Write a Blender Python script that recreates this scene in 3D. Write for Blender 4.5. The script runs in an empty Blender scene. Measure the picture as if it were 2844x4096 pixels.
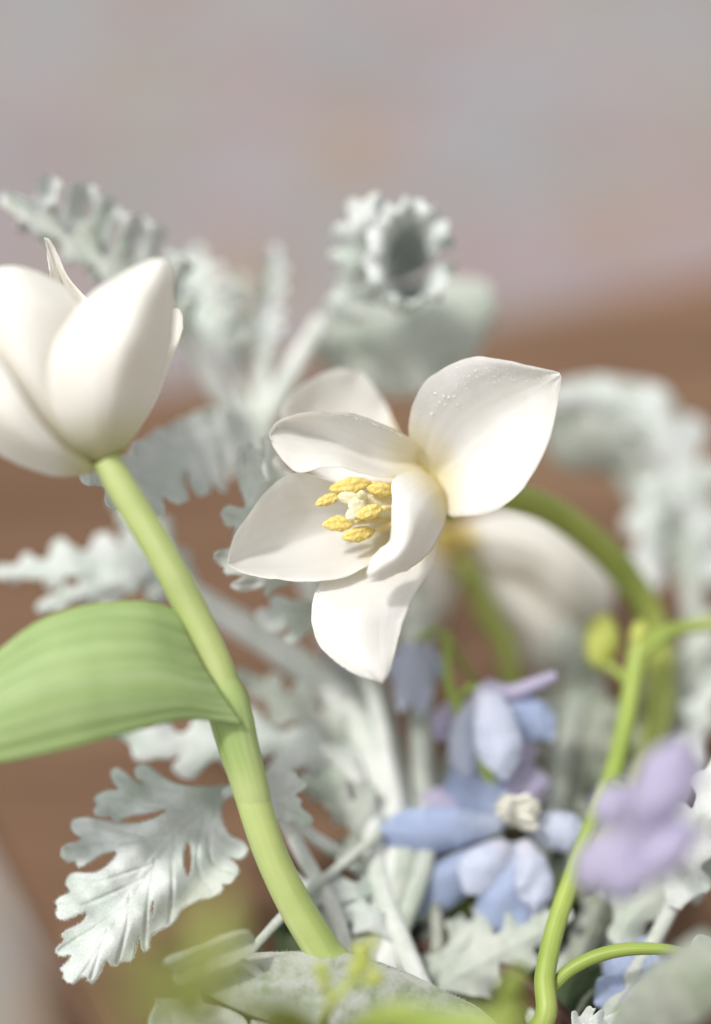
import bpy, math, random
import numpy as np
from mathutils import Vector
random.seed(7); rng = np.random.default_rng(7)
SC = bpy.context.scene
COL = SC.collection
# ------------------------------------------------------------------ camera
PITCH = math.radians(35.0)
FD = 0.63                                   # focus distance, metres
TABLE_Z = 0.42
OZ = TABLE_Z + 0.17                         # height of the point in focus
FWD = np.array([0, math.cos(PITCH), -math.sin(PITCH)])
UP = np.array([0, math.sin(PITCH), math.cos(PITCH)])
RT = np.array([1.0, 0, 0])
CAM = np.array([0, 0, OZ]) - FWD * FD
cd = bpy.data.cameras.new('camera'); cam = bpy.data.objects.new('camera', cd); COL.objects.link(cam)
cam.location = CAM; cam.rotation_euler = (math.pi/2 - PITCH, 0, 0)
cd.sensor_fit = 'VERTICAL'; cd.sensor_height = 36; cd.sensor_width = 25; cd.lens = 75
cd.clip_start = 0.02; cd.clip_end = 60
cd.dof.use_dof = True; cd.dof.focus_distance = FD; cd.dof.aperture_fstop = 1.5; cd.dof.aperture_blades = 0
SC.camera = cam
# ------------------------------------------------------------------ light
EL, AZ = math.radians(60), math.radians(-128)    # sun high from the left, in front of the flowers
sdir = np.array([math.sin(AZ)*math.cos(EL), math.cos(AZ)*math.cos(EL), math.sin(EL)])
w = bpy.data.worlds.new('World'); SC.world = w; w.use_nodes = True
nt = w.node_tree; bg = nt.nodes['Background']
sky = nt.nodes.new('ShaderNodeTexSky'); sky.sky_type = 'NISHITA'; sky.sun_disc = False
sky.sun_elevation = EL; sky.sun_rotation = AZ; sky.dust_density = 3.0; sky.ozone_density = 1.0
hs = nt.nodes.new('ShaderNodeHueSaturation'); hs.inputs['Saturation'].default_value = 0.10
nt.links.new(sky.outputs[0], hs.inputs['Color']); nt.links.new(hs.outputs[0], bg.inputs['Color'])
bg.inputs['Strength'].default_value = 0.15
sd = bpy.data.lights.new('sun', 'SUN'); sd.energy = 2.05; sd.angle = math.radians(5); sd.color = (1, 0.975, 0.945)
so = bpy.data.objects.new('sun', sd); COL.objects.link(so)
so.rotation_euler = Vector(sdir).to_track_quat('Z', 'Y').to_euler(); so.location = (-2, -1.4, 3)
vs = SC.view_settings; vs.view_transform = 'Standard'; vs.look = 'None'; vs.gamma = 1; vs.exposure = 0.36
vs.use_curve_mapping = False
SC.render.engine = 'CYCLES'
SC.cycles.max_bounces = 10; SC.cycles.transmission_bounces = 8; SC.cycles.diffuse_bounces = 6

# ------------------------------------------------------------------ pixel + depth -> place
PXM = 0.48 / 4096                           # ray slope for one photo pixel
def P(a):
    """photo pixel x, y and depth d (cm beyond the plane in focus) -> world metres"""
    a = np.asarray(a, float)
    dist = FD + a[..., 2] * 0.01
    v = FWD + RT * ((a[..., 0] - 1422) * PXM)[..., None] - UP * ((a[..., 1] - 2048) * PXM)[..., None]
    return CAM + v * dist[..., None]
def on_plane(x, y, z):
    v = FWD + RT * ((x - 1422) * PXM) - UP * ((y - 2048) * PXM)
    return CAM + v * ((z - CAM[2]) / v[2])
def RAD(r, d=0): return r * PXM * (FD + d * 0.01)

# ------------------------------------------------------------------ materials
def mat(name):
    m = bpy.data.materials.new(name); m.use_nodes = True
    t = m.node_tree; b = t.nodes['Principled BSDF']
    return m, t, b
def N(t, kind, **kw):
    n = t.nodes.new(kind)
    for k, v in kw.items():
        if k in n.inputs: n.inputs[k].default_value = v
        else: setattr(n, k, v)
    return n
def ramp(t, stops):
    r = N(t, 'ShaderNodeValToRGB'); e = r.color_ramp.elements
    while len(e) > 1: e.remove(e[-1])
    e[0].position = stops[0][0]; e[0].color = (*stops[0][1], 1)
    for p, c in stops[1:]:
        q = e.new(p); q.color = (*c, 1)
    return r
def finish(m, t, b, trans, tcol, bumpsrc=None, bstr=0.2, bdist=0.0005):
    if bumpsrc is not None:
        bp = N(t, 'ShaderNodeBump', Strength=bstr, Distance=bdist)
        t.links.new(bumpsrc, bp.inputs['Height']); t.links.new(bp.outputs[0], b.inputs['Normal'])
    if trans > 0:
        tr = N(t, 'ShaderNodeBsdfTranslucent')
        if isinstance(tcol, tuple): tr.inputs['Color'].default_value = (*tcol, 1)
        else: t.links.new(tcol, tr.inputs['Color'])
        mx = N(t, 'ShaderNodeMixShader'); mx.inputs[0].default_value = trans
        o = t.nodes['Material Output']
        t.links.new(b.outputs[0], mx.inputs[1]); t.links.new(tr.outputs[0], mx.inputs[2]); t.links.new(mx.outputs[0], o.inputs[0])
    return m
def uv_map(t, sx, sy):
    uv = N(t, 'ShaderNodeUVMap'); mp = N(t, 'ShaderNodeMapping')
    mp.inputs['Scale'].default_value = (sx, sy, 1); t.links.new(uv.outputs[0], mp.inputs[0])
    return uv, mp
def mix_rgb(t, f, a, b_, mode='MIX'):
    n = N(t, 'ShaderNodeMix', data_type='RGBA', blend_type=mode)
    for s, v in ((0, f), (6, a), (7, b_)):
        if isinstance(v, (int, float)): n.inputs[s].default_value = v
        elif isinstance(v, tuple): n.inputs[s].default_value = (*v, 1)
        else: t.links.new(v, n.inputs[s])
    return n.outputs[2]
def petal_mat(name, col, base, stop=0.19, trans=0.45, streak=0.02, tcol=None, fleck=False):
    m, t, b = mat(name)
    uv, mp = uv_map(t, 38, 0.9)
    nz = N(t, 'ShaderNodeTexNoise', Scale=1.0, Detail=4); t.links.new(mp.outputs[0], nz.inputs['Vector'])
    sep = N(t, 'ShaderNodeSeparateXYZ'); t.links.new(uv.outputs[0], sep.inputs[0])
    big = N(t, 'ShaderNodeTexNoise', Scale=60, Detail=2); tc = N(t, 'ShaderNodeTexCoord'); t.links.new(tc.outputs['Object'], big.inputs['Vector'])
    ad = N(t, 'ShaderNodeMath', operation='MULTIPLY_ADD'); t.links.new(nz.outputs[0], ad.inputs[0]); ad.inputs[1].default_value = 0.10
    t.links.new(sep.outputs[1], ad.inputs[2])
    rp = ramp(t, [(0.02, base), (stop*0.7, tuple(0.5*(x+y) for x, y in zip(base, col))), (stop*1.6, col)])
    t.links.new(ad.outputs[0], rp.inputs[0])
    dk = tuple(c*(1-streak*2.4) for c in col)
    sr = ramp(t, [(0.30, (1-streak*2,)*3), (0.6, (1, 1, 1))]); t.links.new(nz.outputs[0], sr.inputs[0])
    c = mix_rgb(t, 1.0, rp.outputs[0], sr.outputs[0], 'MULTIPLY')
    bt = ramp(t, [(0.35, (0.955, 0.95, 0.93)), (0.62, (1, 1, 1))]); t.links.new(big.outputs[0], bt.inputs[0])
    c = mix_rgb(t, 1.0, c, bt.outputs[0], 'MULTIPLY')
    t.links.new(c, b.inputs['Base Color']); b.inputs['Roughness'].default_value = 0.52; b.inputs['Specular IOR Level'].default_value = 0.28
    b.inputs['Sheen Weight'].default_value = 0.06
    fine = N(t, 'ShaderNodeTexNoise', Scale=2600, Detail=2); t.links.new(tc.outputs['Object'], fine.inputs['Vector'])
    sm = N(t, 'ShaderNodeMath', operation='MULTIPLY_ADD'); t.links.new(fine.outputs[0], sm.inputs[0]); sm.inputs[1].default_value = 0.14; t.links.new(nz.outputs[0], sm.inputs[2])
    tint = mix_rgb(t, 1.0, c, tcol or (1.0, 0.975, 0.915), 'MULTIPLY')
    return finish(m, t, b, trans, tint, sm.outputs[0], 0.30, 0.0004)
M = {}
M['petal'] = petal_mat('tulip_petal', (0.905, 0.90, 0.89), (0.80, 0.68, 0.22))
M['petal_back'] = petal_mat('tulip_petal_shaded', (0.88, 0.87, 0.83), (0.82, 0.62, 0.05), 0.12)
M['petal_green'] = petal_mat('tulip_petal_green_base', (0.90, 0.89, 0.855), (0.62, 0.60, 0.20), 0.17)
M['blue'] = petal_mat('delphinium_blue', (0.52, 0.60, 0.80), (0.74, 0.77, 0.86), 0.25, 0.45, 0.05, (0.9, 0.95, 1.0))
M['paleblue'] = petal_mat('delphinium_pale', (0.74, 0.78, 0.90), (0.80, 0.79, 0.86), 0.25, 0.45, 0.07, (0.95, 0.95, 1.0))
M['mauve'] = petal_mat('delphinium_mauve', (0.62, 0.58, 0.74), (0.66, 0.63, 0.74), 0.25, 0.45, 0.04, (0.97, 0.93, 1.0))
M['bee'] = petal_mat('delphinium_eye', (0.90, 0.89, 0.82), (0.84, 0.83, 0.66), 0.2, 0.35, 0.06)
def dusty(name, light, dark, trans=0.12):
    m, t, b = mat(name)
    tc = N(t, 'ShaderNodeTexCoord')
    n1 = N(t, 'ShaderNodeTexNoise', Scale=170, Detail=6, Roughness=0.65); n2 = N(t, 'ShaderNodeTexNoise', Scale=2000, Detail=3, Roughness=0.7)
    n3 = N(t, 'ShaderNodeTexNoise', Scale=55, Detail=2)
    for n in (n1, n2, n3): t.links.new(tc.outputs['Object'], n.inputs['Vector'])
    r = ramp(t, [(0.34, dark), (0.56, light)]); t.links.new(n1.outputs[0], r.inputs[0])
    r3 = ramp(t, [(0.32, (0.80, 0.86, 0.80)), (0.60, (1, 1, 1))]); t.links.new(n3.outputs[0], r3.inputs[0])
    c = mix_rgb(t, 1.0, r.outputs[0], r3.outputs[0], 'MULTIPLY')
    fz = ramp(t, [(0.35, (0.80, 0.82, 0.80)), (0.62, (1.0, 1.0, 1.0))]); t.links.new(n2.outputs[0], fz.inputs[0])
    c = mix_rgb(t, 1.0, c, fz.outputs[0], 'MULTIPLY')
    t.links.new(c, b.inputs['Base Color']); b.inputs['Roughness'].default_value = 0.95; b.inputs['Specular IOR Level'].default_value = 0.08
    b.inputs['Sheen Weight'].default_value = 0.35; b.inputs['Sheen Roughness'].default_value = 0.6
    s = N(t, 'ShaderNodeMath', operation='MULTIPLY_ADD'); t.links.new(n2.outputs[0], s.inputs[0]); s.inputs[1].default_value = 0.7; t.links.new(n1.outputs[0], s.inputs[2])
    return finish(m, t, b, trans, c, s.outputs[0], 0.8, 0.0006)
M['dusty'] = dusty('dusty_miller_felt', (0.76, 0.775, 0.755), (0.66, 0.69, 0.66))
M['dusty_under_dim'] = dusty('dusty_miller_underside_and_shade', (0.62, 0.64, 0.58), (0.52, 0.55, 0.49), 0.08)  # leaf undersides; also puts shade into the colour of low stalks and leaves
M['dusty_shade'] = dusty('dusty_miller_shaded_felt', (0.44, 0.45, 0.39), (0.26, 0.30, 0.19), 0.06)  # darker copy of the felt, shade of the low leaves painted into its colour
M['dusty_stalk'] = dusty('dusty_miller_stalk', (0.78, 0.78, 0.75), (0.68, 0.69, 0.65), 0.0)
def green(name, a, bcol, c3, sx=14, sy=0.8, trans=0.25, rough=0.42, bstr=0.25, wave=False, tipmix=None):
    m, t, b = mat(name)
    uv, mp = uv_map(t, sx, sy)
    nz = N(t, 'ShaderNodeTexNoise', Scale=1.0, Detail=4, Roughness=0.6); t.links.new(mp.outputs[0], nz.inputs['Vector'])
    tc = N(t, 'ShaderNodeTexCoord'); n2 = N(t, 'ShaderNodeTexNoise', Scale=42, Detail=3); t.links.new(tc.outputs['Object'], n2.inputs['Vector'])
    r = ramp(t, [(0.33, a), (0.5, bcol), (0.68, c3)]); t.links.new(nz.outputs[0], r.inputs[0])
    r2 = ramp(t, [(0.3, (0.80, 0.84, 0.74)), (0.65, (1.05, 1.03, 1.0))]); t.links.new(n2.outputs[0], r2.inputs[0])
    c = mix_rgb(t, 1.0, r.outputs[0], r2.outputs[0], 'MULTIPLY')
    src = nz.outputs[0]
    if wave:
        mp2 = N(t, 'ShaderNodeMapping'); mp2.inputs['Scale'].default_value = (1, 0.05, 1); t.links.new(uv.outputs[0], mp2.inputs[0])
        wv = N(t, 'ShaderNodeTexWave', Scale=wave, Distortion=1.2, Detail=2); wv.inputs['Detail Scale'].default_value = 1.5
        wv.bands_direction = 'X'; t.links.new(mp2.outputs[0], wv.inputs['Vector'])
        wr = ramp(t, [(0.1, (0.93, 0.96, 0.88)), (0.8, (1.05, 1.04, 1.06))]); t.links.new(wv.outputs[1], wr.inputs[0])
        c = mix_rgb(t, 1.0, c, wr.outputs[0], 'MULTIPLY'); src = wv.outputs[1]
    t.links.new(c, b.inputs['Base Color']); b.inputs['Roughness'].default_value = rough; b.inputs['Specular IOR Level'].default_value = 0.35
    return finish(m, t, b, trans, c, src, bstr, 0.0006)
M['stem'] = green('tulip_stem', (0.40, 0.48, 0.15), (0.47, 0.55, 0.22), (0.55, 0.62, 0.31), 2, 0.8, 0.10, 0.45, 0.12)
M['sheath'] = green('tulip_sheath', (0.22, 0.36, 0.07), (0.36, 0.48, 0.17), (0.48, 0.58, 0.28), 40, 0.8, 0.15, 0.5, 0.35)
def fade_ends(m_, col, lo, hi):
    t_ = m_.node_tree; b_ = t_.nodes['Principled BSDF']; src_ = b_.inputs['Base Color'].links[0].from_socket
    uv_ = N(t_, 'ShaderNodeUVMap'); sp = N(t_, 'ShaderNodeSeparateXYZ'); t_.links.new(uv_.outputs[0], sp.inputs[0])
    rr = ramp(t_, [(0.0, (1, 1, 1)), (lo, (0, 0, 0)), (hi, (0, 0, 0)), (0.74, (1, 1, 1))]); t_.links.new(sp.outputs[1], rr.inputs[0])
    t_.links.new(mix_rgb(t_, rr.outputs[0], src_, col), b_.inputs['Base Color'])
fade_ends(M['sheath'], (0.47, 0.55, 0.22), 0.15, 0.48)
M['leaf'] = green('tulip_leaf', (0.33, 0.45, 0.18), (0.40, 0.52, 0.24), (0.47, 0.58, 0.31), 16, 0.7, 0.30, 0.5, 0.3, wave=2.6)
M['olive'] = green('tulip_stem_olive', (0.27, 0.33, 0.05), (0.36, 0.41, 0.10), (0.44, 0.48, 0.18), 5, 0.8, 0.08, 0.45, 0.12)
M['fresh'] = green('delphinium_stem_green', (0.24, 0.34, 0.06), (0.34, 0.43, 0.10), (0.45, 0.51, 0.18), 5, 0.8, 0.12, 0.45, 0.12)
M['lime'] = green('young_leaf_lime', (0.33, 0.37, 0.09), (0.40, 0.44, 0.13), (0.48, 0.51, 0.20), 6, 0.9, 0.4, 0.5, 0.2)
M['bud'] = green('bud_yellow_green', (0.42, 0.46, 0.08), (0.52, 0.56, 0.14), (0.60, 0.63, 0.22), 6, 2, 0.2, 0.5, 0.2)
def simple(name, a, bcol, scale, rough=0.6, trans=0.0, bstr=0.5, detail=4, bdist=0.0006):
    m, t, b = mat(name)
    tc = N(t, 'ShaderNodeTexCoord'); n = N(t, 'ShaderNodeTexNoise', Scale=scale, Detail=detail); t.links.new(tc.outputs['Object'], n.inputs['Vector'])
    r = ramp(t, [(0.32, a), (0.66, bcol)]); t.links.new(n.outputs[0], r.inputs[0]); t.links.new(r.outputs[0], b.inputs['Base Color'])
    b.inputs['Roughness'].default_value = rough; b.inputs['Specular IOR Level'].default_value = 0.25
    return finish(m, t, b, trans, r.outputs[0], n.outputs[0], bstr, bdist)
M['anther'] = simple('anther_yellow', (0.76, 0.55, 0.10), (0.92, 0.78, 0.34), 1100, 0.9, 0.15, 1.0, 5)
M['filament'] = simple('filament_cream', (0.84, 0.70, 0.30), (0.90, 0.82, 0.52), 300, 0.6, 0.3, 0.3)
M['stigma'] = simple('stigma_cream', (0.86, 0.80, 0.52), (0.93, 0.90, 0.72), 700, 0.7, 0.3, 0.7)
M['foam'] = simple('dark_moss', (0.020, 0.020, 0.012), (0.06, 0.055, 0.035), 240, 1.0, 0, 1.0, 6, 0.003)
M['bowl'] = simple('dark_brown_glaze', (0.06, 0.03, 0.02), (0.11, 0.055, 0.035), 40, 0.35, 0, 0.1)
m, t, b = mat('water'); b.inputs['Base Color'].default_value = (1, 1, 1, 1); b.inputs['Roughness'].default_value = 0.02
b.inputs['Transmission Weight'].default_value = 0.5; b.inputs['IOR'].default_value = 1.33; M['water'] = m
# wood
m, t, b = mat('brown_wood')
tc = N(t, 'ShaderNodeTexCoord'); mp = N(t, 'ShaderNodeMapping'); mp.inputs['Scale'].default_value = (2.2, 16, 16); mp.inputs['Rotation'].default_value = (0, 0, 0.25)
t.links.new(tc.outputs['Object'], mp.inputs[0]); n = N(t, 'ShaderNodeTexNoise', Scale=1.6, Detail=6, Distortion=0.6); t.links.new(mp.outputs[0], n.inputs['Vector'])
r = ramp(t, [(0.28, (0.105, 0.058, 0.034)), (0.5, (0.150, 0.088, 0.053)), (0.75, (0.205, 0.128, 0.078))]); t.links.new(n.outputs[0], r.inputs[0])
t.links.new(r.outputs[0], b.inputs['Base Color']); b.inputs['Roughness'].default_value = 0.8; b.inputs['Specular IOR Level'].default_value = 0.15
M['wood'] = finish(m, t, b, 0, None, n.outputs[0], 0.15, 0.001)
# floor
m, t, b = mat('mottled_floor')
tc = N(t, 'ShaderNodeTexCoord'); last = None
n0 = N(t, 'ShaderNodeTexNoise', Scale=3.2, Detail=2); t.links.new(tc.outputs['Object'], n0.inputs['Vector'])
r0 = ramp(t, [(0.32, (0.185, 0.180, 0.177)), (0.68, (0.260, 0.255, 0.250))]); t.links.new(n0.outputs[0], r0.inputs[0]); last = r0.outputs[0]
for sc, off, lo, hi, cc in ((7.5, (3.1, 1.2, 0), 0.46, 0.62, (0.31, 0.165, 0.18)), (8.5, (7.7, 4.4, 2), 0.48, 0.64, (0.265, 0.195, 0.10)), (8.0, (1.3, 9.1, 5), 0.47, 0.62, (0.245, 0.265, 0.30)), (60, (0, 0, 0), 0.45, 0.75, (0.24, 0.232, 0.227))):
    mp = N(t, 'ShaderNodeMapping'); mp.inputs['Location'].default_value = off; t.links.new(tc.outputs['Object'], mp.inputs[0])
    n = N(t, 'ShaderNodeTexNoise', Scale=sc, Detail=1.5); t.links.new(mp.outputs[0], n.inputs['Vector'])
    mr = N(t, 'ShaderNodeMapRange'); mr.inputs[1].default_value = lo; mr.inputs[2].default_value = hi; mr.inputs[4].default_value = 0.75; t.links.new(n.outputs[0], mr.inputs[0])
    last = mix_rgb(t, mr.outputs[0], last, cc)
t.links.new(last, b.inputs['Base Color']); b.inputs['Roughness'].default_value = 0.9; b.inputs['Specular IOR Level'].default_value = 0.1
M['floor'] = finish(m, t, b, 0, None, n.outputs[0], 0.1, 0.001)

# ------------------------------------------------------------------ builders
ORIGIN = np.zeros(3)
def thing(name, label, cat, loc, group=None):
    global ORIGIN
    o = bpy.data.objects.new(name, None); COL.objects.link(o); o.empty_display_size = 0.01
    ORIGIN = np.array(loc, float); o.location = ORIGIN; o['label'] = label; o['category'] = cat
    if group: o['group'] = group
    return o
def mesh_obj(name, V, F, mt, parent=None, UV=None, smooth=True):
    me = bpy.data.meshes.new(name)
    me.from_pydata([tuple(v) for v in (np.asarray(V) - (ORIGIN if parent is not None else 0))], [], [tuple(int(i) for i in f) for f in F])
    if UV is not None:
        l = me.uv_layers.new(name='UVMap'); idx = np.empty(len(me.loops), int); me.loops.foreach_get('vertex_index', idx)
        l.data.foreach_set('uv', np.asarray(UV)[idx].astype(np.float32).ravel())
    if smooth: me.polygons.foreach_set('use_smooth', [True]*len(me.polygons))
    me.materials.append(mt); me.validate(); me.update()
    o = bpy.data.objects.new(name, me); COL.objects.link(o)
    if parent is not None: o.parent = parent
    return o
def crom(pts, n):
    """Catmull-Rom through control points, first axis, n samples"""
    p = np.asarray(pts, float)
    if len(p) == 2: p = np.stack([p[0], 0.5*(p[0]+p[1]), p[1]])
    p = np.concatenate([[2*p[0]-p[1]], p, [2*p[-1]-p[-2]]])
    k = len(p) - 3; s = np.linspace(0, k, n); i = np.minimum(s.astype(int), k-1); u = s - i
    u = u.reshape((-1,) + (1,)*(p.ndim-1))
    a, b_, c, d_ = p[i], p[i+1], p[i+2], p[i+3]
    return 0.5*((2*b_) + (c-a)*u + (2*a-5*b_+4*c-d_)*u*u + (3*b_-a-3*c+d_)*u**3)
def shell(name, G, mt, parent, thick=0.0005, edge=0.45, closed=False):
    """thin closed solid around a grid of points G (rows, cols, 3)"""
    nr, nc, _ = G.shape
    du = np.gradient(G, axis=0); dv = np.gradient(G, axis=1)
    nn = np.cross(du, dv); ln = np.linalg.norm(nn, axis=2, keepdims=True); nn = nn/np.maximum(ln, 1e-12)
    s = np.abs(np.linspace(-1, 1, nc)); prof = np.sqrt(np.clip(1 - s**6, 0, 1))*(1-edge) + edge
    tv = np.linspace(0, 1, nr); pr2 = np.clip((1-tv)/0.06, 0, 1)*(1-edge)+edge
    h = 0.5*thick*(prof[None, :]*pr2[:, None])[..., None]
    A = (G + nn*h).reshape(-1, 3); B = (G - nn*h).reshape(-1, 3); n = nr*nc
    F = []
    I = np.arange(n).reshape(nr, nc)
    q = np.stack([I[:-1, :-1], I[:-1, 1:], I[1:, 1:], I[1:, :-1]], -1).reshape(-1, 4)
    F = q.tolist() + (q[:, ::-1] + n).tolist()
    ring = list(I[0, :]) + list(I[1:, -1]) + list(I[-1, -2::-1]) + list(I[-2:0, 0])
    for k in range(len(ring)):
        a, b_ = ring[k], ring[(k+1) % len(ring)]
        F.append((b_, a, a+n, b_+n))
    uu, vv = np.meshgrid(np.linspace(0, 1, nc), tv)
    UV = np.stack([uu, vv], -1).reshape(-1, 2); UV = np.concatenate([UV, UV])
    return mesh_obj(name, np.concatenate([A, B]), F, mt, parent, UV)
def wob(nr, nc, amp, fu, fv, seed):
    r = np.random.default_rng(seed); v, u = np.meshgrid(np.linspace(0, 1, nr), np.linspace(-1, 1, nc), indexing='ij'); z = 0*u
    for k in range(5):
        z += np.sin(u*fu*(0.6+r.random()*1.2)+v*fv*(0.6+r.random()*1.2)+r.random()*6.3)*(0.3+0.7*r.random())
    return amp*z/2.5*np.clip(v*4, 0, 1)
def loft(name, rows, dm, el, er, mt, parent, nr=44, nc=26, thick=0.0006, wobble=0.05, seed=1, crease=0.0, curl=0.0, wf=(3, 6)):
    """rows of (left, middle, right) pixel points; dm depth of the middle, el/er extra depth at the edges (cm)"""
    k = len(rows); dm = np.interp(np.linspace(0, 1, k), np.linspace(0, 1, len(dm)), dm)
    ex = lambda e: np.full(k, e) if np.isscalar(e) else np.interp(np.linspace(0, 1, k), np.linspace(0, 1, len(e)), e)
    el, er = ex(el), ex(er)
    C = np.array([[(*r_[0], dm[i]+el[i]), (*r_[1], dm[i]), (*r_[2], dm[i]+er[i])] for i, r_ in enumerate(rows)], float)
    G = crom(C, nr); G = np.swapaxes(crom(np.swapaxes(G, 0, 1), nc), 0, 1)
    s = np.linspace(-1, 1, nc)[None, :]; v = np.linspace(0, 1, nr)[:, None]
    G[..., 2] += wob(nr, nc, wobble, wf[0], wf[1], seed)
    ej = np.random.default_rng(seed+500); vv_ = np.linspace(0, 1, nr)
    for q_, col_ in ((0, 0), (1, nc-1)):
        z_ = sum(np.sin(vv_*fr+ej.random()*6.3)*am for fr, am in ((17, 2.2), (31, 1.6), (53, 1.1), (90, .8)))*np.sin(math.pi*vv_)
        dirv = (G[:, col_, :2]-G[:, nc//2, :2]); dirv /= np.maximum(np.linalg.norm(dirv, axis=1, keepdims=True), 1e-6)
        fall = np.clip(1-np.abs(np.arange(nc)-col_)/(nc*0.12), 0, 1)
        G[..., :2] += dirv[:, None, :]*(z_[:, None]*fall[None, :])[..., None]; G[..., 2] += 0.012*z_[:, None]*fall[None, :]
    G[..., 2] += 0.011*np.sin(s*15+1.3*np.sin(v*2.2+seed)+seed)*np.clip(v*5, 0, 1)*(1-0.5*v) + 0.006*np.sin(s*34+seed*2+v)
    if crease: G[..., 2] += crease*np.exp(-(s/0.10)**2)*np.clip(v*3, 0, 1)*(0.5+0.5*v)
    if curl: G[..., 2] += curl*np.clip((np.abs(s)-0.8)/0.2, 0, 1)**2
    return shell(name, P(G), mt, parent, thick)
def blade(name, spine, widths, mt, parent, cup=0.3, tilt=0.0, lobes=0, ldepth=0.35, ruff=0.0, nr=None, nc=17, thick=0.0007, seed=3, wobble=0.03, skew=0.5, face=0.0):
    """leaf or sepal along a spine of (x, y, d); half widths in px (one value, or (left, right) pairs)"""
    if lobes >= 2 and name != 'stigma_lobe': return feather(name, spine, widths, mt, parent, cup, tilt, lobes, ldepth+0.2, ruff, seed, skew)
    nr = nr or (max(40, lobes*16) if lobes else 30)
    S = crom(np.array(spine, float), nr); W = np.array([(a, a) if np.isscalar(a) else a for a in widths], float); W = crom(W, nr)
    W = np.maximum(W, 0.6)
    T = np.gradient(S[:, :2], axis=0); T /= np.maximum(np.linalg.norm(T, axis=1, keepdims=True), 1e-9); Q = np.stack([T[:, 1], -T[:, 0]], -1)
    s = np.linspace(-1, 1, nc); v = np.linspace(0, 1, nr); r = np.random.default_rng(seed)
    fac = np.ones((nr, 2))
    if lobes:
        for k in range(2):
            ph = lobes*v + 0.5*k + 0.12*np.sin(7*v+seed+k)
            tri = np.abs(((ph % 1)-0.5)*2); big = np.clip(tri*1.5-0.15, 0, 1)
            sm = np.abs(((ph*3+0.2) % 1)-0.5)*2
            fac[:, k] = 1 - ldepth*(1-big)**1.2 - 0.13*(1-sm)*(v > 0.1)
        fac = np.clip(fac, 0.1, 1)
    wl, wr = W[:, 0]*fac[:, 0], W[:, 1]*fac[:, 1]
    side = np.where(s[None, :] < 0, wl[:, None]*s[None, :], wr[:, None]*s[None, :])
    shift = np.zeros_like(side)
    if lobes: shift = np.abs(side)*skew
    G = np.zeros((nr, nc, 3))
    G[..., :2] = S[:, None, :2] + Q[:, None, :]*side[..., None] + T[:, None, :]*shift[..., None]
    wcm = PXM*63
    G[..., 2] = S[:, None, 2] + tilt*side*wcm + cup*np.abs(side)*wcm*np.abs(s)[None, :] + wob(nr, nc, wobble, 3, 8, seed)
    if ruff:
        ph = lobes*v*2*math.pi if lobes else v*26
        G[..., 2] += ruff*(np.abs(s)[None, :]**2)*np.sin(ph*1.0+seed)[:, None] + 0.5*ruff*(np.abs(s)[None, :]**2)*np.sin(ph*2.3+1+seed)[:, None]
    return shell(name, P(G), mt, parent, thick)
def tube(name, pts, mt, parent, seg=14, n=None, world=False, flat=1.0):
    """pts of (x, y, d, radius px)"""
    p = np.array(pts, float); n = n or max(12, len(p)*8); c = crom(p, n)
    X = P(c[:, :3]); R = c[:, 3]*PXM*(FD+c[:, 2]*0.01)
    T = np.gradient(X, axis=0); T /= np.linalg.norm(T, axis=1, keepdims=True)
    ref = np.array([0.3, 0.5, 0.2]); a = np.cross(T[0], ref); a /= np.linalg.norm(a); V = []
    for i in range(n):
        a = a - T[i]*np.dot(a, T[i]); a /= np.linalg.norm(a); b_ = np.cross(T[i], a)
        th = np.linspace(0, 2*math.pi, seg, endpoint=False)
        V.append(X[i] + R[i]*(np.cos(th)[:, None]*a + flat*np.sin(th)[:, None]*b_))
    V = np.array(V).reshape(-1, 3); F = []
    for i in range(n-1):
        for j in range(seg):
            F.append((i*seg+j, i*seg+(j+1) % seg, (i+1)*seg+(j+1) % seg, (i+1)*seg+j))
    F.append(tuple(range(seg-1, -1, -1))); F.append(tuple((n-1)*seg+j for j in range(seg)))
    uu, vv = np.meshgrid(np.abs(np.linspace(-1, 1, seg)), np.linspace(0, 1, n))
    return mesh_obj(name, V, F, mt, parent, np.stack([uu, vv], -1).reshape(-1, 2))
def spindle(name, p0, p1, r, mt, parent, lump=0.12, seed=0, n=26, seg=18, power=0.6, groove=0.0):
    """bud- or anther-like solid between two (x, y, d) points"""
    A, B = P(np.array(p0, float)), P(np.array(p1, float)); T = B-A; L = np.linalg.norm(T); T /= L
    a = np.cross(T, FWD); a /= np.linalg.norm(a); b_ = np.cross(T, a); R = RAD(r, p0[2]); rr = np.random.default_rng(seed)
    ph = rr.random((6, 3))*6.3; V = []
    for i in range(n):
        v = i/(n-1); prof = max(0.02, math.sin(math.pi*min(0.999, max(0.001, v)))**power)
        for j in range(seg):
            th = 2*math.pi*j/seg
            q = sum(math.sin((k+2)*th+ph[k, 0])*math.sin((3+2*k)*v*2+ph[k, 1]) for k in range(6))/6
            rad = R*prof*(1+lump*q - groove*math.exp(-((math.cos(th))/0.25)**2))
            V.append(A + T*L*(v + 0.01*q) + rad*(math.cos(th)*a + 0.75*math.sin(th)*b_))
    F = []
    for i in range(n-1):
        for j in range(seg): F.append((i*seg+j, i*seg+(j+1) % seg, (i+1)*seg+(j+1) % seg, (i+1)*seg+j))
    F.append(tuple(range(seg-1, -1, -1))); F.append(tuple((n-1)*seg+j for j in range(seg)))
    uu, vv = np.meshgrid(np.linspace(0, 1, seg), np.linspace(0, 1, n))
    return mesh_obj(name, V, F, mt, parent, np.stack([uu, vv], -1).reshape(-1, 2))
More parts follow.
